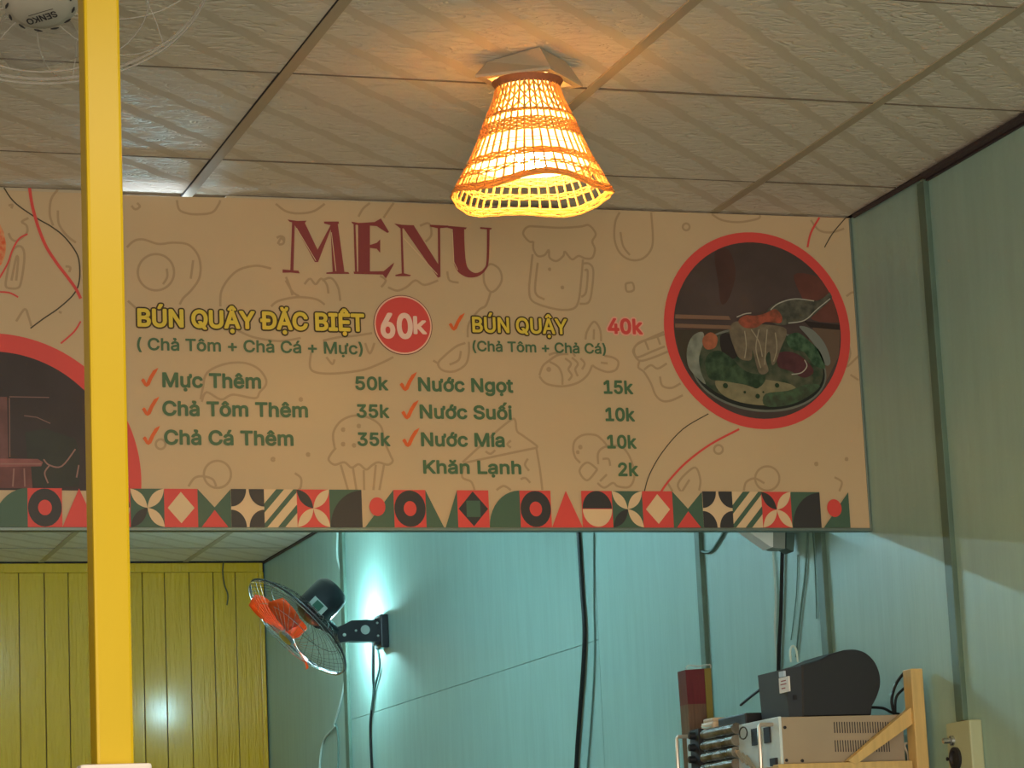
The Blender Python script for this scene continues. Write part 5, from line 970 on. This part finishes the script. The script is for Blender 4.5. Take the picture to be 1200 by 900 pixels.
# upper contour gets a soft inset so the edge is rounded
mb = MB(); cen = sum(P, Vector())/len(P)
n = len(P)
rings_ = []
for k, (off, ins) in enumerate(((0, .965), (.004, 1.0), (.150, 1.0), (.154, .965))):
    rings_.append([Vector((cen.x+(p.x-cen.x)*ins, PYn+off, max(zt_m+.0015, cen.z+(p.z-cen.z)*ins))) for p in P])
v = [p for r_ in rings_ for p in r_]
f = [tuple(range(n)), tuple(range(4*n-1, 3*n-1, -1))]+[(k*n+i, (k+1)*n+i, (k+1)*n+(i+1) % n, k*n+(i+1) % n) for k in range(3) for i in range(n)]
mb.add(v, f); mb.build('body', M_PRB, pr_)
# front block that leans out to the left
fb0 = qq(940, 778); flx = qq(922, 785).x
zf = qq(940, 780).z
mb = MB()
v = [(fb0.x+.001, PYn+.003, zt_m+.0015), (flx, PYn+.003, zt_m+.0015), (flx-.004, PYn+.003, zf-.006), (fb0.x+.001, PYn+.003, zf)]
mb.prism(v, (0, .147, 0)); mb.build('front_cover', mat('printer_front', (50, 56, 64), .4), pr_)
fx = flx-.0045
def fq(x, y): return at_x(x, y, fx)
M_LABEL = mat('label_white', (228, 226, 222), .5)
a, b = fq(914, 795), fq(926.5, 810)
MB().box((fx-.003, b.y, b.z), (fx, a.y, a.z)).build('label', M_LABEL, pr_)
a2, b2 = fq(914, 787.5), fq(920, 792.5)
MB().box((fx-.003, b2.y, b2.z), (fx+.002, a2.y, a2.z)).build('label', mat('label_pale_blue', (190, 206, 220), .5), pr_)
for (ya, s_) in ((798, .8), (802, 1.0), (806.5, .6)):
    p, r_ = fq(917.5-(s_-.6)*3, ya), fq(922+(s_-.6)*3, ya+1.3)
    MB().box((fx-.0035, r_.y, p.z-.0022), (fx-.003, p.y, p.z)).build('label_print', mat('label_red_print', (150, 60, 66), .5), pr_)
p = qq(933, 816); 
MB().box((p.x-.006, PYn+.001, p.z-.007), (p.x+.002, PYn+.004, p.z+.003)).build('power_button', M_DKG, pr_)
adopt(pr_)

# flat black box beside the printer
FYn = MYn+.20
a, b = at_y(866, 830, FYn+.0), at_y(911, 830, FYn)
fbx = MB().box((mL+.004, FYn, zt_m+.0015), (mL+.10, FYn+.16, zt_m+.026), bev=.003).build('black_box', mat('matte_black', (24, 26, 32), .5))
tag(fbx, 'flat black box lying behind the printer on the machine', 'box')
# beige plug adapter
ay = FYn+.215
ad = root('plug_adapter', (mL+.03, ay, zt_m+.0015), 'small beige plug adapter beside the flat black box', 'adapter')
M_ADP = mat('adapter_beige', (214, 190, 160), .4)
MB().box((mL+.002, ay-.03, zt_m+.0015), (mL+.05, ay+.045, zt_m+.024), bev=.006).build('body', M_ADP, ad)
MB().box((mL+.006, ay-.022, zt_m+.0235), (mL+.046, ay+.038, zt_m+.032), bev=.003).build('lid', M_ADP, ad)
MB().tube(spline([(mL-.0015, ay-.025, zt_m+.012), (mL-.002, ay, zt_m+.010), (mL-.0015, ay+.03, zt_m+.016)], 4), .0012, 5).build('strap', M_CWHT, ad)
for k in range(2):
    MB().box((mL+.01, ay-.052-k*.012, zt_m+.002), (mL+.015, ay-.047-k*.012, zt_m+.014)).build('prong', M_CWHT, ad)
adopt(ad)
# maroon wrapped packet
PKY = MYf+.035
k0 = lambda x, y: at_y(x, y, PKY)
zpk = z_beam-.001
pk = root('wrapped_packet', (k0(820, 848).x, PKY+.02, zpk), 'tall maroon packet in clear plastic standing behind the machine', 'packet')
A_, B_, C_, D_ = k0(808, 850), k0(836, 850), k0(833, 783), k0(803, 785)
lowA, lowB = Vector((A_.x+.001, PKY, zpk)), Vector((B_.x+.001, PKY, zpk))
m_ = lambda p, q_, t: p+(q_-p)*t
M_MAR = mat('maroon_paper', (104, 40, 48), .35, noise=.2, nscale=30, stretch=(6, 6, .5)); M_BRN = mat('brown_paper', (112, 88, 74), .35, noise=.3, nscale=30, stretch=(6, 6, .4)); M_OLV = mat('gold_edge', (128, 116, 56), .35)
hs = .42
cutL, cutR = m_(D_, A_, .62), m_(C_, B_, .62)
xr_ = .74
mid = lambda a, b: m_(a, b, xr_)
MB().prism([cutL, mid(cutL, cutR), mid(D_, C_), D_], (0, .05, 0)).build('upper_wrap', M_MAR, pk)
MB().prism([lowA, mid(lowA, lowB), mid(cutL, cutR), cutL], (0, .05, 0)).build('lower_wrap', M_BRN, pk)
MB().prism([mid(lowA, lowB)+Vector((.0005, 0, 0)), lowB, C_, mid(D_, C_)+Vector((.0005, 0, 0))], (0, .05, 0)).build('side_fold', M_OLV, pk)
M_FILM = mat('clear_film', (235, 235, 230), .12, trans=.0, alpha=.25)
MB().tube(spline([D_+Vector((.001, -.001, .001)), D_+Vector((.008, -.002, .010)), m_(D_, C_, .5)+Vector((0, -.002, .006)), C_+Vector((-.004, -.002, .008)), C_+Vector((0, -.001, 0))], 4), .0022, 5).build('film_crimp', M_FILM, pk, smooth=True)
adopt(pk)
# shelf extension that carries the packet
# cables around the printer
def cord3(name, pts, r, m, label, cat='cable', group=None):
    return tag(MB().tube(spline(pts, 6), r, 7).build(name, m, None, smooth=True), label, cat, group or 'cables around the receipt printer')
cy_ = SY+.10
c3 = lambda x, y, Y=SY+.12: at_y(x, y, Y)
cord3('hanging_cable', [c3(1021, 829), c3(1035, 830), c3(1045, 835), c3(1054, 837)], .0032, M_CBLK, 'short black cable leaving the back of the printer')
cord3('hanging_cable', [c3(1048, 838), c3(1045, 820), c3(1050, 802), c3(1060, 788), c3(1070, 782.5), c3(1072, 790)], .0035, M_CBLK, 'tall black cable loop between printer and pine upright')
cord3('hanging_cable', [c3(1049, 838), c3(1050, 818), c3(1058, 808), c3(1067, 801), c3(1071, 794)], .0032, M_CBLK, 'inner black cable loop beside the pine upright')
cord3('hanging_cable', [c3(1058, 894, SY+.05), c3(1069, 872, SY+.05), c3(1067, 850, SY+.05), c3(1060, 845, SY+.05)] if False else [c3(1064, 897, SY+.05), c3(1064, 885, SY+.05), c3(1060, 874, SY+.05), c3(1063, 871, SY+.05), c3(1071, 876, SY+.05)], .0026, mat('cream_cable', (214, 200, 170), .5), 'cream cable curling beside the machine under the pine brace')
cord3('hanging_cable', [at_x(872, 820, XW-.1), at_x(880, 815, XW-.1), at_x(893, 806, XW-.1), at_x(903, 803, XW-.1)] if False else [at_x(868, 826, mL+.06), at_x(884, 813, mL+.06), at_x(900, 802, mL+.06), at_x(912, 799, mL+.06)], .0032, M_CBLK, 'black cable slanting from the flat box up to the printer')
wl3 = [c3(927, 776, PYn+.17), c3(926, 763, PYn+.17), c3(929, 757, PYn+.17), c3(933, 762, PYn+.17), c3(935, 776, PYn+.17)]
cord3('white_cable_loop', wl3, .0026, M_CWHT, 'short white cable loop standing up behind the printer')

# ------------------------------------------------------------------ outlet box on the right wall
M_OB = mat('outlet_box_green', (176, 184, 150), .5)
oa = at_x(1108, 850, XW-.03); ob_ = at_x(1136, 850, XW-.03)
zto = at_x(1120, 846, XW-.03).z
obx = root('outlet_box', (XW, (oa.y+ob_.y)/2, zto-.16), 'pale green outlet box with knob and round socket low on the right wall', 'outlet')
MB().box((XW-.030, ob_.y, zto-.19), (XW-.0005, oa.y, zto), bev=.004).build('housing', M_OB, obx)
c = at_x(1116.5, 868, XW-.03)
MB().lathe([(.011, 0), (.010, -.006), (.006, -.008), (.006, -.022), (0, -.024)], c, (1, 0, 0), 16).build('knob', M_CHROME, obx, smooth=True)
c = at_x(1121, 889, XW-.03)
MB().lathe([(.024, 0), (.024, -.006), (.017, -.007), (.015, -.002), (0, -.002)], c, (1, 0, 0), 22).build('round_socket', M_DKG, obx, smooth=True)
c = at_x(1114, 889, XW-.03)
MB().lathe([(.004, 0), (.004, -.003), (0, -.004)], c+Vector((0, .012, 0)), (1, 0, 0), 10).build('screw', M_DKG, obx)
adopt(obx)
